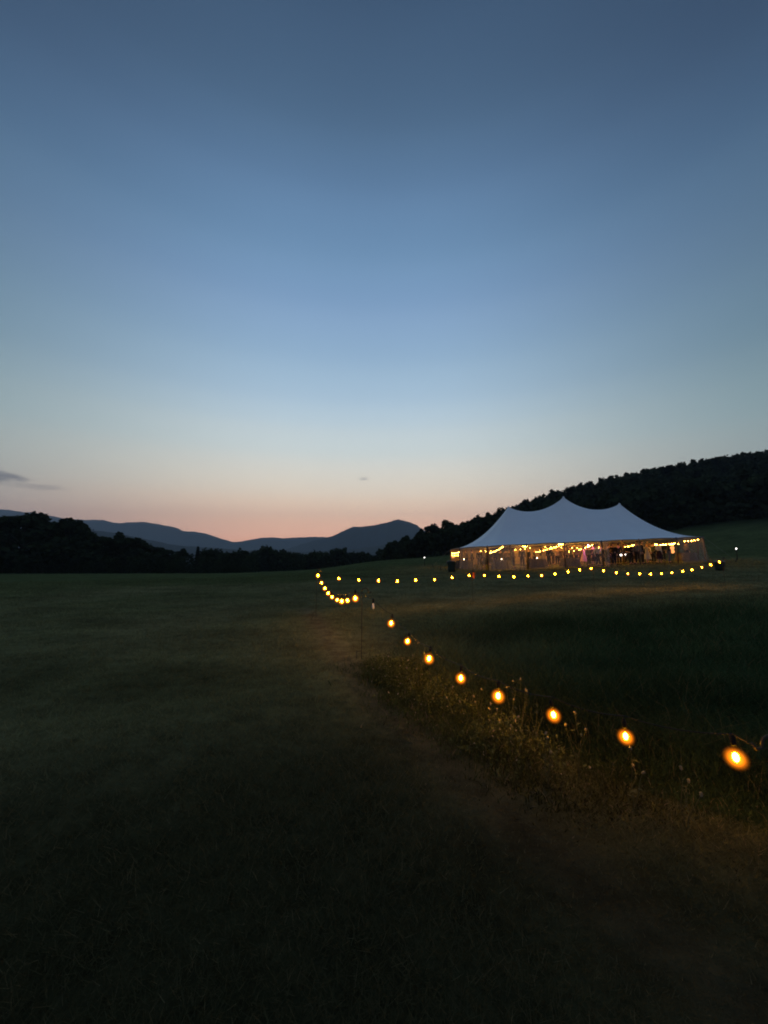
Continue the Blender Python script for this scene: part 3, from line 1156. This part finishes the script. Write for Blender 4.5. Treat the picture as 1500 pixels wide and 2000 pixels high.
# tables with cloths and small candle lamps
M_CLOTH = mat('table_linen', (.085, .075, .07), .8, 3)


def round_table(px, Y, label, cl):
    x = (px - 750) / 750 * Y
    z = H(x, Y)
    root = empty('round_table', (x, Y, z), 0, label=label, cat='table', group='round tables with cloths in the tent')
    n = 28
    V = [(0, 0, .76)]
    F = []
    for j, (r, zz) in enumerate(((.74, .76), (.762, .735), (.80, .4), (.84, .03))):
        for k in range(n):
            q = 2 * PI * k / n
            w = r * (1 + (.05 * math.sin(q * 9) if j > 1 else 0) * (j - 1))
            V.append((w * math.cos(q), w * math.sin(q), zz))
    F += [(0, 1 + k, 1 + (k + 1) % n) for k in range(n)]
    for j in range(3):
        for k in range(n):
            a, b = 1 + j * n + k, 1 + j * n + (k + 1) % n
            F.append((a, a + n, b + n, b))
    obj('tablecloth', mesh('tablecloth', V, F, True), M_CLOTH, root)
    obj('table_base', lathe_mesh('table_base', [(.3, .0), (.3, .03), (.05, .05), (.05, .7), (.2, .72), (.2, .74)], 12), M_POLE, root)
    if cl:
        c = empty('candle_lamp', (x, Y, z + .76), 0, label=cl, cat='candle', group='small candle lamps on the tent tables')
        obj('holder', lathe_mesh('holder', [(.045, 0), (.05, .02), (.03, .05)], 10), M_POLE, c)
        obj('flame', lathe_mesh('flame', [(.012, .05), (.03, .08), (.026, .12), (.008, .16)], 8), M_CANDLE, c)


round_table(905, 37.4, 'table in the left tent end under the orange lantern', 'candle lamp in the left tent end under the orange lantern')
round_table(978, 35.2, 'table behind the clear wall left of the second front pole', 'candle lamp left of the second front pole')
round_table(1047, 35.0, 'table behind the clear wall between second and third front poles', 'candle lamp between second and third front poles')
round_table(1110, 34.6, 'table just right of the third front pole', None)
round_table(1336, 36.0, 'table in the right tent end', 'candle lamp in the right tent end')


# ------------------------------------------------------------------ people
def skin_mesh(name, verts, edges, radii, root=0, sub=1):
    me = bpy.data.meshes.new(name)
    me.from_pydata(verts, edges, [])
    o = bpy.data.objects.new(name, me)
    COL.objects.link(o)
    md = o.modifiers.new('skin', 'SKIN')
    md.use_smooth_shade = True
    sv = me.skin_vertices[0].data
    for i, r in enumerate(radii):
        sv[i].radius = r if isinstance(r, tuple) else (r, r)
        sv[i].use_root = (i == root)
    if sub:
        s = o.modifiers.new('sub', 'SUBSURF')
        s.levels = sub
        s.render_levels = sub
    dg = bpy.context.evaluated_depsgraph_get()
    out = bpy.data.meshes.new_from_object(o.evaluated_get(dg))
    out.name = name
    bpy.data.objects.remove(o)
    out.polygons.foreach_set('use_smooth', [True] * len(out.polygons))
    return out


def person_meshes(pose):
    """joints (metres, facing -Y) -> continuous body, and clothes grown on the same skeleton"""
    J = {'pelvis': (0, 0, .95), 'waist': (0, .0, 1.08), 'chest': (0, .01, 1.28), 'upper': (0, .01, 1.42), 'neck': (0, 0, 1.50), 'jaw': (0, -.015, 1.57), 'head': (0, -.01, 1.66), 'crown': (0, 0, 1.735),
         'nose': (0, -.115, 1.635)}
    arms = {'relaxed': [((.19, 0, 1.41), (.24, .03, 1.14), (.25, -.05, .90))] * 2,
            'drink': [((.19, 0, 1.41), (.23, .04, 1.14), (.17, -.22, 1.20)), ((.19, 0, 1.41), (.24, .03, 1.14), (.24, -.06, .90))],
            'dance': [((.19, 0, 1.42), (.36, -.06, 1.50), (.33, -.12, 1.76)), ((.19, 0, 1.41), (.34, -.05, 1.22), (.24, -.26, 1.30))],
            'walk': [((.19, 0, 1.41), (.24, .14, 1.16), (.23, .10, .92)), ((.19, 0, 1.41), (.23, -.12, 1.17), (.21, -.28, .98))]}[pose]
    step = {'relaxed': (0, 0), 'drink': (.04, -.05), 'dance': (-.1, .1), 'walk': (-.26, .24)}[pose]
    vs, es, rs, idx = [], [], [], {}

    def add(n, co, r, par=None):
        idx[n] = len(vs)
        vs.append(co)
        rs.append(r)
        if par: es.append((idx[par], idx[n]))
    add('pelvis', J['pelvis'], (.145, .11))
    add('waist', J['waist'], (.125, .095), 'pelvis')
    add('chest', J['chest'], (.15, .11), 'waist')
    add('upper', J['upper'], (.12, .085), 'chest')
    add('neck', J['neck'], .055, 'upper')
    add('jaw', J['jaw'], .065, 'neck')
    add('head', J['head'], (.078, .095), 'jaw')
    add('crown', J['crown'], .062, 'head')
    for s, sd, arm, st in ((-1, 'l', arms[0], step[0]), (1, 'r', arms[1], step[1])):
        a, b, c = [(s * q[0], q[1], q[2]) for q in arm]
        add('sh' + sd, a, .062, 'upper')
        add('el' + sd, b, .042, 'sh' + sd)
        add('wr' + sd, c, .028, 'el' + sd)
        d = (Vector(c) - Vector(b)).normalized()
        pm = Vector(c) + d * .07
        add('pa' + sd, tuple(pm), (.038, .022), 'wr' + sd)
        side = d.cross(Vector((0, 0, 1)))
        if side.length < .2: side = d.cross(Vector((s, 0, 0)))
        side.normalize()
        curl = d.cross(side) * .02
        for k, ln in enumerate((.065, .078, .072, .055)):
            o = side * (k - 1.5) * .021
            m = pm + d * .035 + o
            add('f%d%s' % (k, sd), tuple(m), .010, 'pa' + sd)
            add('g%d%s' % (k, sd), tuple(m + d * ln + curl), .007, 'f%d%s' % (k, sd))
        th = pm + side * -.045 - d * .02
        add('t0' + sd, tuple(th), .012, 'pa' + sd)
        add('t1' + sd, tuple(th + d * .045 - side * .01), .009, 't0' + sd)
        add('hp' + sd, (s * .09, 0, .90), .10, 'pelvis')
        add('kn' + sd, (s * .10, st * .5 - .02, .50), .062, 'hp' + sd)
        add('an' + sd, (s * .11, st + .02, .09), .042, 'kn' + sd)
        add('to' + sd, (s * .13, st - .13, .04), (.042, .03), 'an' + sd)
    body = skin_mesh('body', vs, es, rs)

    def subset(names, links, grow, rr=None, nm='garment', over=None):
        ii = {n: k for k, n in enumerate(names)}
        vv = [over[n] if over and n in over else vs[idx[n]] for n in names]
        rad = []
        for n in names:
            r = rs[idx[n]]
            r = r if isinstance(r, tuple) else (r, r)
            g = grow if not rr or n not in rr else rr[n]
            rad.append((r[0] + g, r[1] + g))
        return skin_mesh(nm, vv, [(ii[a], ii[b]) for a, b in links], rad)
    top = subset(['waist', 'pelvis', 'chest', 'upper', 'shl', 'ell', 'wrl', 'shr', 'elr', 'wrr'],
                 [('waist', 'pelvis'), ('waist', 'chest'), ('chest', 'upper'), ('upper', 'shl'), ('shl', 'ell'), ('ell', 'wrl'), ('upper', 'shr'), ('shr', 'elr'), ('elr', 'wrr')], .018, nm='top')
    low = subset(['pelvis', 'hpl', 'knl', 'anl', 'hpr', 'knr', 'anr'], [('pelvis', 'hpl'), ('hpl', 'knl'), ('knl', 'anl'), ('pelvis', 'hpr'), ('hpr', 'knr'), ('knr', 'anr')], .018, nm='trousers')
    return body, top, low


POSES = {p: person_meshes(p) for p in ('relaxed', 'drink', 'dance', 'walk')}
# flared skirt of a dress, with folds
n = 24
V, F = [], []
for j, (r, z) in enumerate(((.15, 1.06), (.20, .9), (.25, .7), (.31, .48), (.34, .36))):
    for k in range(n):
        q = 2 * PI * k / n
        w = r * (1 + .02 * j * math.sin(q * 7))
        V.append((w * math.cos(q), w * .8 * math.sin(q), z))
for j in range(4):
    for k in range(n):
        k2 = (k + 1) % n
        F.append((j * n + k, j * n + k2, (j + 1) * n + k2, (j + 1) * n + k))
SKIRT = mesh('skirt', V, F, True)


def hair_mesh(long):
    bm = bmesh.new()
    bmesh.ops.create_uvsphere(bm, u_segments=14, v_segments=9, radius=1)
    for v in bm.verts:
        x, y, z = v.co
        low = z < -.1
        yy = y * .108
        if low and y < .15: yy = .02
        zz = 1.675 + z * (.105 if z > -.1 else (.30 if long else .11))
        v.co = (x * (.092 if not (long and low) else .11), yy + .012, zz)
    for v in [v for v in bm.verts if v.co.y < -.055 and v.co.z < 1.70]:
        v.co.y = -.02
    me = bpy.data.meshes.new('hair')
    bm.to_mesh(me)
    bm.free()
    me.polygons.foreach_set('use_smooth', [True] * len(me.polygons))
    return me


HAIR = {False: hair_mesh(False), True: hair_mesh(True)}


def face_mesh():
    v, f = [], []
    tube(v, f, [(0, -.092, 1.665), (0, -.112, 1.640), (0, -.118, 1.628), (0, -.096, 1.622)], [.006, .010, .013, .008], 6)
    return mesh('nose', v, f, True)


NOSE = face_mesh()
EYE = lathe_mesh('eye', [(.002, -.008), (.009, -.004), (.009, .004), (.002, .008)], 6)
MOUTH = box_mesh('mouth', -.022, .022, -.093, -.080, 1.592, 1.602, .003)
_cl = {}


def cloth(c):
    if c not in _cl:
        _cl[c] = mat('cloth_%d' % len(_cl), c, .85, 14, tuple(v * .75 for v in c))
    return _cl[c]


M_SKIN = [mat('skin_light', (.48, .30, .22), .5), mat('skin_tan', (.32, .19, .12), .5)]
M_EYE = mat('eye_dark', (.02, .02, .02), .2)
M_LIP = mat('lips', (.35, .12, .1), .5)
M_SHOE = mat('shoe_leather', (.02, .018, .016), .4)


def with_mat(me, m):
    key = me.name + m.name
    if key not in _cl:
        c = me.copy()
        c.materials.clear()
        c.materials.append(m)
        _cl[key] = c
    return _cl[key]


def person(px, Y, rz, pose, top, low, label, h=1.75, skirt=False, long=False, hair=(.03, .02, .015), sk=0):
    x = (px - 750) / 750 * Y
    root = empty('person', (x, Y, H(x, Y) + .01), rz, label=label, cat='person', group='wedding guests in the tent')
    s = h / 1.80 * 1.05
    root.scale = (s, s, s)
    b, t, l = POSES[pose]
    o = obj('body', with_mat(b, M_SKIN[sk]), None, root)
    obj('nose', with_mat(NOSE, M_SKIN[sk]), None, o)
    for e in (-1, 1):
        obj('eye', with_mat(EYE, M_EYE), None, o, (e * .032, -.088, 1.662))
    obj('mouth', with_mat(MOUTH, M_LIP), None, o)
    obj('top', with_mat(t, cloth(top)), None, root)
    if skirt:
        obj('skirt', with_mat(SKIRT, cloth(low)), None, root)
    else:
        obj('trousers', with_mat(l, cloth(low)), None, root)
    obj('hair', with_mat(HAIR[long], cloth(hair)), None, root)
    for e in (-1, 1):
        st = {'relaxed': (0, 0), 'drink': (.04, -.05), 'dance': (-.1, .1), 'walk': (-.26, .24)}[pose][0 if e < 0 else 1]
        obj('shoe', with_mat(SHOE, M_SHOE), None, root, (e * .125, st - .05, 0))
    return root


SHOE = box_mesh('shoe', -.05, .05, -.17, .10, -.01, .085, .03)
NAVY, BLACK, WHITE, PALE, GREY, DKG = (.016, .02, .036), (.010, .010, .011), (.80, .80, .78), (.48, .56, .66), (.16, .16, .17), (.03, .045, .03)
person(1165, 33.0, .5, 'walk', PALE, BLACK, 'person in a pale blue shirt and black trousers stepping at the open bay', 1.78)
person(1174, 33.6, -1.9, 'drink', WHITE, NAVY, 'person in a white shirt just right of the pale blue shirt', 1.72, hair=(.2, .14, .07))
person(1138, 35.6, 2.6, 'dance', (.62, .42, .55), (.62, .42, .55), 'person in a pink-lit dress dancing left of the open bay', 1.68, True, True)
person(1155, 36.2, -2.4, 'dance', (.55, .42, .5), GREY, 'person in a pale pink-lit top dancing beside the pink dress', 1.74)
person(1147, 34.6, .3, 'relaxed', GREY, BLACK, 'person in grey between the two pink-lit dancers', 1.66)
person(1187, 33.9, 1.2, 'relaxed', BLACK, BLACK, 'person in a black suit left of the white lamp', 1.76)
person(1196, 33.2, -.6, 'drink', BLACK, NAVY, 'person in black raising a drink left of the white lamp', 1.80)
person(1206, 34.2, 2.2, 'relaxed', NAVY, BLACK, 'person in a navy jacket behind the dark pair', 1.82)
person(1181, 32.9, .0, 'relaxed', DKG, DKG, 'person in a dark green dress at the front of the dark group', 1.62, True, True)
person(1229, 33.2, .4, 'drink', BLACK, BLACK, 'person in black holding a drink right of the white lamp', 1.74)
person(1242, 32.9, -.9, 'relaxed', GREY, BLACK, 'tall person in a grey patterned shirt under the bright string', 1.92)
person(1252, 33.4, .8, 'relaxed', NAVY, BLACK, 'tall person in navy beside the grey patterned shirt', 1.90)
person(1261, 33.9, -.3, 'walk', (.45, .45, .43), (.45, .45, .43), 'person in a light dress right of the tall pair', 1.66, True, True, (.25, .17, .08))
person(1273, 34.4, 2.0, 'relaxed', DKG, BLACK, 'person in dark green between the light dress and the white top', 1.78)
person(1284, 33.2, .2, 'drink', WHITE, (.03, .01, .015), 'person in a white top and dark skirt near the right string', 1.74, True, False)
person(1303, 33.0, 1.0, 'relaxed', NAVY, GREY, 'person in a dark jacket standing apart at the right', 1.84)
person(1338, 35.8, 1.6, 'relaxed', GREY, BLACK, 'dim person behind the clear wall in the right tent end', 1.74)
person(909, 38.0, .4, 'relaxed', (.2, .15, .1), BLACK, 'dim person behind the left end curtain', 1.74)
person(935, 35.6, .2, 'relaxed', BLACK, BLACK, 'person in black behind the clear wall left of the first front pole', 1.78)
person(944, 36.6, -2, 'drink', GREY, BLACK, 'person in grey raising a glass beside the first front pole', 1.72, True, True)
person(966, 37.2, .9, 'relaxed', BLACK, BLACK, 'dim dark person right of the first front pole', 1.74)
person(986, 38.2, 2.4, 'drink', (.2, .14, .08), NAVY, 'dim person in brown left of the second front pole', 1.70)
person(1001, 36.4, 1.5, 'relaxed', (.10, .06, .04), BLACK, 'person in a brown coat silhouetted left of the second front pole', 1.76)
person(1018, 35.4, -.4, 'relaxed', BLACK, BLACK, 'person in black standing against the second front pole', 1.80)
person(1058, 38.2, .3, 'walk', (.25, .2, .14), GREY, 'dim person in tan between second and third front poles', 1.72, True, True)
person(1070, 36.8, -1, 'relaxed', BLACK, BLACK, 'dark person in the middle of the bay left of the third front pole', 1.82)
person(1086, 38.6, 2.8, 'dance', (.28, .2, .15), BLACK, 'person dancing with a raised arm left of the third front pole', 1.72)
person(1103, 38.0, .7, 'relaxed', (.12, .09, .07), BLACK, 'dim person right behind the third front pole', 1.76)
person(1124, 37.4, -1.2, 'relaxed', (.12, .08, .09), BLACK, 'dim person left of the pink-lit dress', 1.78)


for px, Y, rz, pose, sk, lb in ((921, 40.5, 1.0, 'relaxed', False, 'far dim person by the left end of the back wall'), (955, 41.0, -.6, 'drink', True, 'far person in a brown skirt behind the first front pole'),
                                (976, 40.4, 2.1, 'relaxed', False, 'far dark person under the rising string of lights'), (993, 41.5, .4, 'walk', False, 'far dark person walking along the back wall'),
                                (1031, 40.2, -1.4, 'relaxed', True, 'far person in a dark dress right of the second front pole'), (1042, 41.2, .9, 'drink', False, 'far dark person by the low end of the long sloping string'),
                                (1078, 40.8, 1.7, 'relaxed', False, 'far dark person under the middle of the long sloping string'), (1093, 41.4, -.5, 'relaxed', True, 'far person in a long dress near the third front pole'),
                                (1113, 40.6, 2.6, 'dance', False, 'far person dancing right of the third front pole'), (1131, 40.9, .2, 'relaxed', False, 'far dark person behind the pink-lit dress'),
                                (1222, 34.8, .6, 'walk', False, 'dark person stepping behind the slim white lamp'), (1234, 35.4, -1.1, 'drink', True, 'dark person in a skirt left of the tall pair'),
                                (1248, 35.8, 2.4, 'relaxed', False, 'dark person half hidden behind the tall pair'), (1267, 36.2, .1, 'dance', False, 'dark person with a raised arm behind the light dress'),
                                (1193, 35.6, 1.9, 'relaxed', False, 'dark person at the back of the dark group'), (1158, 35.0, -.2, 'relaxed', True, 'dark person in a skirt just left of the pale blue shirt'),
                                (1218, 36.8, 1.1, 'relaxed', False, 'dark person behind the two white lamps'), (1292, 37.5, -.8, 'relaxed', False, 'dark person behind the white top and dark skirt')):
    person(px, Y, rz, pose, random.choice([BLACK, DKG, (.06, .04, .03), NAVY]), random.choice([BLACK, (.05, .035, .03)]), lb, random.uniform(1.64, 1.84), sk, sk)


def stand_lamp(px, row, Y, m, label, cat='lamp', r=.05, nm='stand_lamp'):
    p = P(px, row, Y)
    gz = H(p.x, Y)
    root = empty(nm, (p.x, Y, gz), 0, label=label, cat=cat)
    h = p.z - gz
    obj('stand', tube_mesh('stand', [(0, 0, 0), (0, 0, h - r)], .018, 6), M_POLE, root)
    for k in range(3):
        a = k * 2.094
        obj('leg', tube_mesh('leg', [(0, 0, h * .4), (.28 * math.cos(a), .28 * math.sin(a), 0)], .012, 5), M_POLE, root)
    obj('lens', lathe_mesh('lens', [(r * .5, -r), (r, -r * .5), (r, r * .5), (r * .5, r)], 10), m, root, (0, 0, h))


stand_lamp(1213, 1084, 33.6, M_COOL, 'white lamp shining between the dark guests', r=.07)
stand_lamp(1221.5, 1083, 33.9, M_COOL, 'slim white lamp right of the brighter white lamp', r=.04)
stand_lamp(1149, 1066, 34.9, M_PINK, 'pink party lamp above the dancers', r=.035, nm='party_lamp')


# ------------------------------------------------------------------ grass
def blades(X, Y, Ht, Wd, tone, lean, seg=1, nm='grass', mt=M_GRASS, label=None):
    """one curved, tapering blade per point"""
    n = len(X)
    a = RNG.random(n) * 6.28
    ox, oy = np.cos(a), np.sin(a)
    fa = RNG.random(n) * 6.28
    wx, wy = np.cos(fa) * Wd * .5, np.sin(fa) * Wd * .5
    Z = hgt(X, Y) - .01
    ln = lean * Ht
    rows = []
    for k in range(seg):
        t = k / seg
        w = 1 - .6 * t
        cx, cy, cz = X + ox * ln * t * t, Y + oy * ln * t * t, Z + Ht * (t - .25 * lean * t * t)
        rows.append(np.stack([cx - wx * w, cy - wy * w, cz], 1))
        rows.append(np.stack([cx + wx * w, cy + wy * w, cz], 1))
    rows.append(np.stack([X + ox * ln, Y + oy * ln, Z + Ht * (1 - .25 * lean)], 1))
    m = 2 * seg + 1
    V = np.stack(rows, 1).reshape(-1, 3)
    b = np.arange(n) * m
    T = []
    for k in range(seg - 1):
        q = 2 * k
        T += [np.stack([b + q, b + q + 1, b + q + 3], 1), np.stack([b + q, b + q + 3, b + q + 2], 1)]
    q = 2 * (seg - 1)
    T.append(np.stack([b + q, b + q + 1, b + q + 2], 1))
    me = tri_mesh(nm, V, np.concatenate(T))
    C = np.repeat(tone, m, axis=0)
    color_attr(me, 'tone', C)
    return tag(obj(nm, me, mt), label=label, cat='grass', kind='stuff')


def scatter(n, r0, r1, half=1.02, pw=1.0):
    """points in the field before the house camera, thinning out with distance"""
    r = r0 * (r1 / r0) ** (RNG.random(n) ** pw)
    a = (RNG.random(n) * 2 - 1) * half
    return r * np.sin(a), r * np.cos(a)


def mown():
    X, Y = scatter(430000, .9, 46, 1.05, .9)
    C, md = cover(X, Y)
    k = ~md & (Y > .2)
    X, Y, C = X[k], Y[k], C[k]
    r = np.hypot(X, Y)
    n = len(X)
    wear = np.exp(-(dist_line(X, Y, TRACK) / .4) ** 2)
    tuft = vnoise(X, Y, .45, 9) * .6 + vnoise(X, Y, 1.7, 10) * .6
    Ht = (.035 + .075 * tuft * RNG.random(n) + .03 * RNG.random(n)) * (1 - .55 * wear) * np.clip(.8 + r * .02, .8, 1.5)
    Wd = np.clip(.0022 + .0011 * r, .003, .04)
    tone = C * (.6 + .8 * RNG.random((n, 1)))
    dry = RNG.random(n) < .07
    tone[dry] = np.array([.17, .145, .07]) * (.6 + .6 * RNG.random((dry.sum(), 1)))
    blades(X, Y, Ht, Wd, tone, .5 + .9 * RNG.random(n), 1, 'mown_grass', label='short mown grass of the field and path in the dusk')


def meadow():
    X, Y = scatter(330000, 1.4, 30, 1.0, .9)
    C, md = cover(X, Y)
    X, Y = X[md], Y[md]
    n = len(X)
    r = np.hypot(X, Y)
    tuft = vnoise(X, Y, .9, 12)
    dl = dist_line(X, Y, [tuple(p) for p in MEADOW[:13]])
    e = np.clip(dl / (.5 + 4.0 * np.clip((Y - 6) / 5, 0, 1)), .2, 1)
    Ht = (.14 + .26 * tuft * RNG.random(n) + .10 * RNG.random(n)) * e
    Wd = np.clip(.003 + .0011 * r, .004, .03)
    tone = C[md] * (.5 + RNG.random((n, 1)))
    dry = RNG.random(n) < .05
    tone[dry] = np.array([.16, .13, .06])
    blades(X, Y, Ht, Wd, tone, .3 + .8 * RNG.random(n), 2, 'meadow_grass', label='tall dark meadow grass inside the ring of amber lights')


mown()
meadow()


def weeds():
    """rank weeds under the near string: blades, leaves and small seed heads"""
    L = np.array(NEARLINE)
    n = 26000
    t = RNG.random(n) * (len(L) - 1)
    i = np.minimum(t.astype(int), len(L) - 2)
    f = (t - i)[:, None]
    p = L[i] * (1 - f) + L[i + 1] * f
    p = p + RNG.normal(size=(n, 2)) * np.array([.26, .26]) + np.array([-.10, -.08])
    X, Y = p[:, 0], p[:, 1]
    tuft = vnoise(X, Y, .35, 15)
    Ht = (.04 + .20 * tuft ** 2 * RNG.random(n) + .05 * RNG.random(n)) * np.clip((Y - 1.9) / 2.4, .25, 1)
    Wd = .004 + .010 * RNG.random(n) ** 2
    tone = np.array([.080, .098, .036]) * np.clip((Y - 2.2) / 1.6, .3, 1)[:, None] * (.35 + .9 * RNG.random((n, 1)))  # near end painted darker, imitating weaker light there
    dry = RNG.random(n) < .05
    tone[dry] = np.array([.22, .18, .10])
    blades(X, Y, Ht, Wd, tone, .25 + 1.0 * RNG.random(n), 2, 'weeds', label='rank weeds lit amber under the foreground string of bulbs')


weeds()


def weed_leaves():
    """small crumpled leaves and flower scraps of the broad-leaved weeds tangled under the bulbs"""
    L = np.array([(1.45, 3.15), (1.0, 3.75), (.84, 4.15), (.5, 4.85), (.3, 5.4), (.1, 5.9)])
    n = 11000
    t = RNG.random(n) ** .8 * (len(L) - 1)
    i = np.minimum(t.astype(int), len(L) - 2)
    f = (t - i)[:, None]
    p = L[i] * (1 - f) + L[i + 1] * f + RNG.normal(size=(n, 2)) * .20 + np.array([-.10, -.08])
    tuft = vnoise(p[:, 0], p[:, 1], .22, 31)
    k = tuft > .52
    p, tuft = p[k], tuft[k]
    n = len(p)
    z = hgt(p[:, 0], p[:, 1]) + (.30 * tuft * RNG.random(n) ** 1.3)
    c = np.stack([p[:, 0], p[:, 1], z], 1)
    d = RNG.normal(size=(n, 3))
    d /= np.linalg.norm(d, axis=1)[:, None]
    u = np.cross(d, RNG.normal(size=(n, 3)))
    u /= np.linalg.norm(u, axis=1)[:, None]
    w = np.cross(d, u)
    s_ = (.006 + .016 * RNG.random(n) ** 2)[:, None]
    V = np.stack([c - u * s_, c + w * s_ * .5 + d * s_ * .3, c + u * s_, c - w * s_ * .5 + d * s_ * .3], 1).reshape(-1, 3)
    q = np.arange(n) * 4
    T = np.concatenate([np.stack([q, q + 1, q + 2], 1), np.stack([q, q + 2, q + 3], 1)])
    tone = np.array([.105, .120, .044]) * (.4 + .9 * RNG.random((n, 1)))
    pale = RNG.random(n) < .025
    tone[pale] = np.array([.34, .29, .20])
    me = tri_mesh('weed_leaves', V, T)
    color_attr(me, 'tone', tone.repeat(4, 0))
    tag(obj('weed_leaves', me, M_GRASS), label='tangled leafy undergrowth and pale scraps just under the middle bulbs', cat='undergrowth', kind='stuff')


weed_leaves()


# single plants one can pick out beside the near bulbs
M_STEM = mat('weed_stem', (.06, .065, .026), .8)
M_SEED = mat('pale_flower_head', (.17, .155, .10), .8)
M_WEEDLEAF = mat('weed_leaf', (.06, .075, .026), .7, 20)


def plant(px, row, Y, label, spread=.1, head=True, seed=0):
    top = P(px, row, Y)
    gz = H(top.x, Y)
    h = max(.2, top.z - gz)
    rg = random.Random(seed)
    root = empty('flowering_weed', (top.x, Y, gz), rg.random() * 6, label=label, cat='plant', group='flowering weeds beside the near bulbs')
    for s in range(3):
        a = rg.random() * 6.28
        hh = h * (1 if s == 0 else rg.uniform(.6, .85))
        tip = (spread * math.cos(a) * (s > 0), spread * math.sin(a) * (s > 0), hh)
        st = obj('stem', tube_mesh('stem', [(0, 0, 0), (tip[0] * .3 + rg.uniform(-.02, .02), tip[1] * .3 + rg.uniform(-.02, .02), hh * .4), (tip[0] * .7 + rg.uniform(-.02, .02), tip[1] * .7 + rg.uniform(-.02, .02), hh * .75), tip], [.003, .0025, .002, .0015], 5), M_STEM, root)
        for k in range(rg.randint(2, 4)):
            z = hh * rg.uniform(.15, .85)
            ln = rg.uniform(.02, .055)
            q = rg.random() * 6.28
            d = Vector((math.cos(q), math.sin(q), rg.uniform(-.5, .8)))
            sd = Vector((-math.sin(q), math.cos(q), 0)) * ln * .22
            b = Vector((tip[0] * .6 * z / hh, tip[1] * .6 * z / hh, z))
            obj('leaf', mesh('leaf', [b, b + d * ln * .5 + sd, b + d * ln * .5 - sd, b + d * ln - Vector((0, 0, .012)), b + d * ln * .5 - Vector((0, 0, .006))], [(0, 1, 4), (0, 4, 2), (1, 3, 4), (2, 4, 3)]), M_WEEDLEAF, st)
        if head:
            obj('flower_head', lathe_mesh('flower_head', [(.003, -.012), (.008, -.004), (.007, .004), (.009, .009), (.002, .014)], 7), M_SEED, st, tip, (rg.uniform(-.8, .8), rg.uniform(-.8, .8), 0))


PL = [(816, 1256, 5.0, 'pale seed head right of the second bulb from the tent end', True), (1016, 1326, 3.75, 'tallest thin weed standing right of the fifth bulb', True), (1002, 1330, 3.85, 'thin weed just left of the tallest weed', True),
      (1045, 1352, 3.6, 'bushy weed between the two middle bulbs', False), (1123, 1392, 3.15, 'pale flower right of the third bulb from the right', True), (1012, 1400, 3.35, 'pale flower below the fifth bulb', True),
      (940, 1346, 3.9, 'small pale flower left of the fifth bulb', True), (884, 1342, 4.1, 'tangled weed just under the fourth bulb', True), (806, 1280, 4.85, 'weed with a pale head under the second bulb', True),
      (1066, 1432, 3.0, 'pale flower below the third bulb from the right', True), (1232, 1462, 2.75, 'pale weed tip under the second bulb from the right', True), (1330, 1500, 2.5, 'dim flower between the two nearest bulbs', True),
      (1028, 1390, 3.4, 'leafy weed lit yellow below the thin tall weeds', False), (958, 1375, 3.6, 'weed with small pale heads below left of the fifth bulb', True)]
for i, (px, row, Y, lb, hd) in enumerate(PL):
    plant(px, row, Y, lb, .05 + .05 * random.random(), hd, i)
# dark thistle tuft on the mown field left of the corner pole
plant(608, 1190, 10.2, 'small dark tuft on the mown grass left of the sagging bulbs', .12, False, 77)

# ------------------------------------------------------------------ haze in the valley air
hz = box_mesh('haze', -5400, 5400, -5400, 5400, -60, 640)
hm = bpy.data.materials.new('evening_haze')
hm.use_nodes = True
N, L = hm.node_tree.nodes, hm.node_tree.links
N.clear()
pv = N.new('ShaderNodeVolumePrincipled')
pv.inputs['Color'].default_value = (.74, .86, 1.0, 1)
pv.inputs['Density'].default_value = .00016
o = N.new('ShaderNodeOutputMaterial')
L.new(pv.outputs[0], o.inputs['Volume'])
tag(obj('haze', hz, hm), label='thin blue evening haze over the valley', kind='stuff')
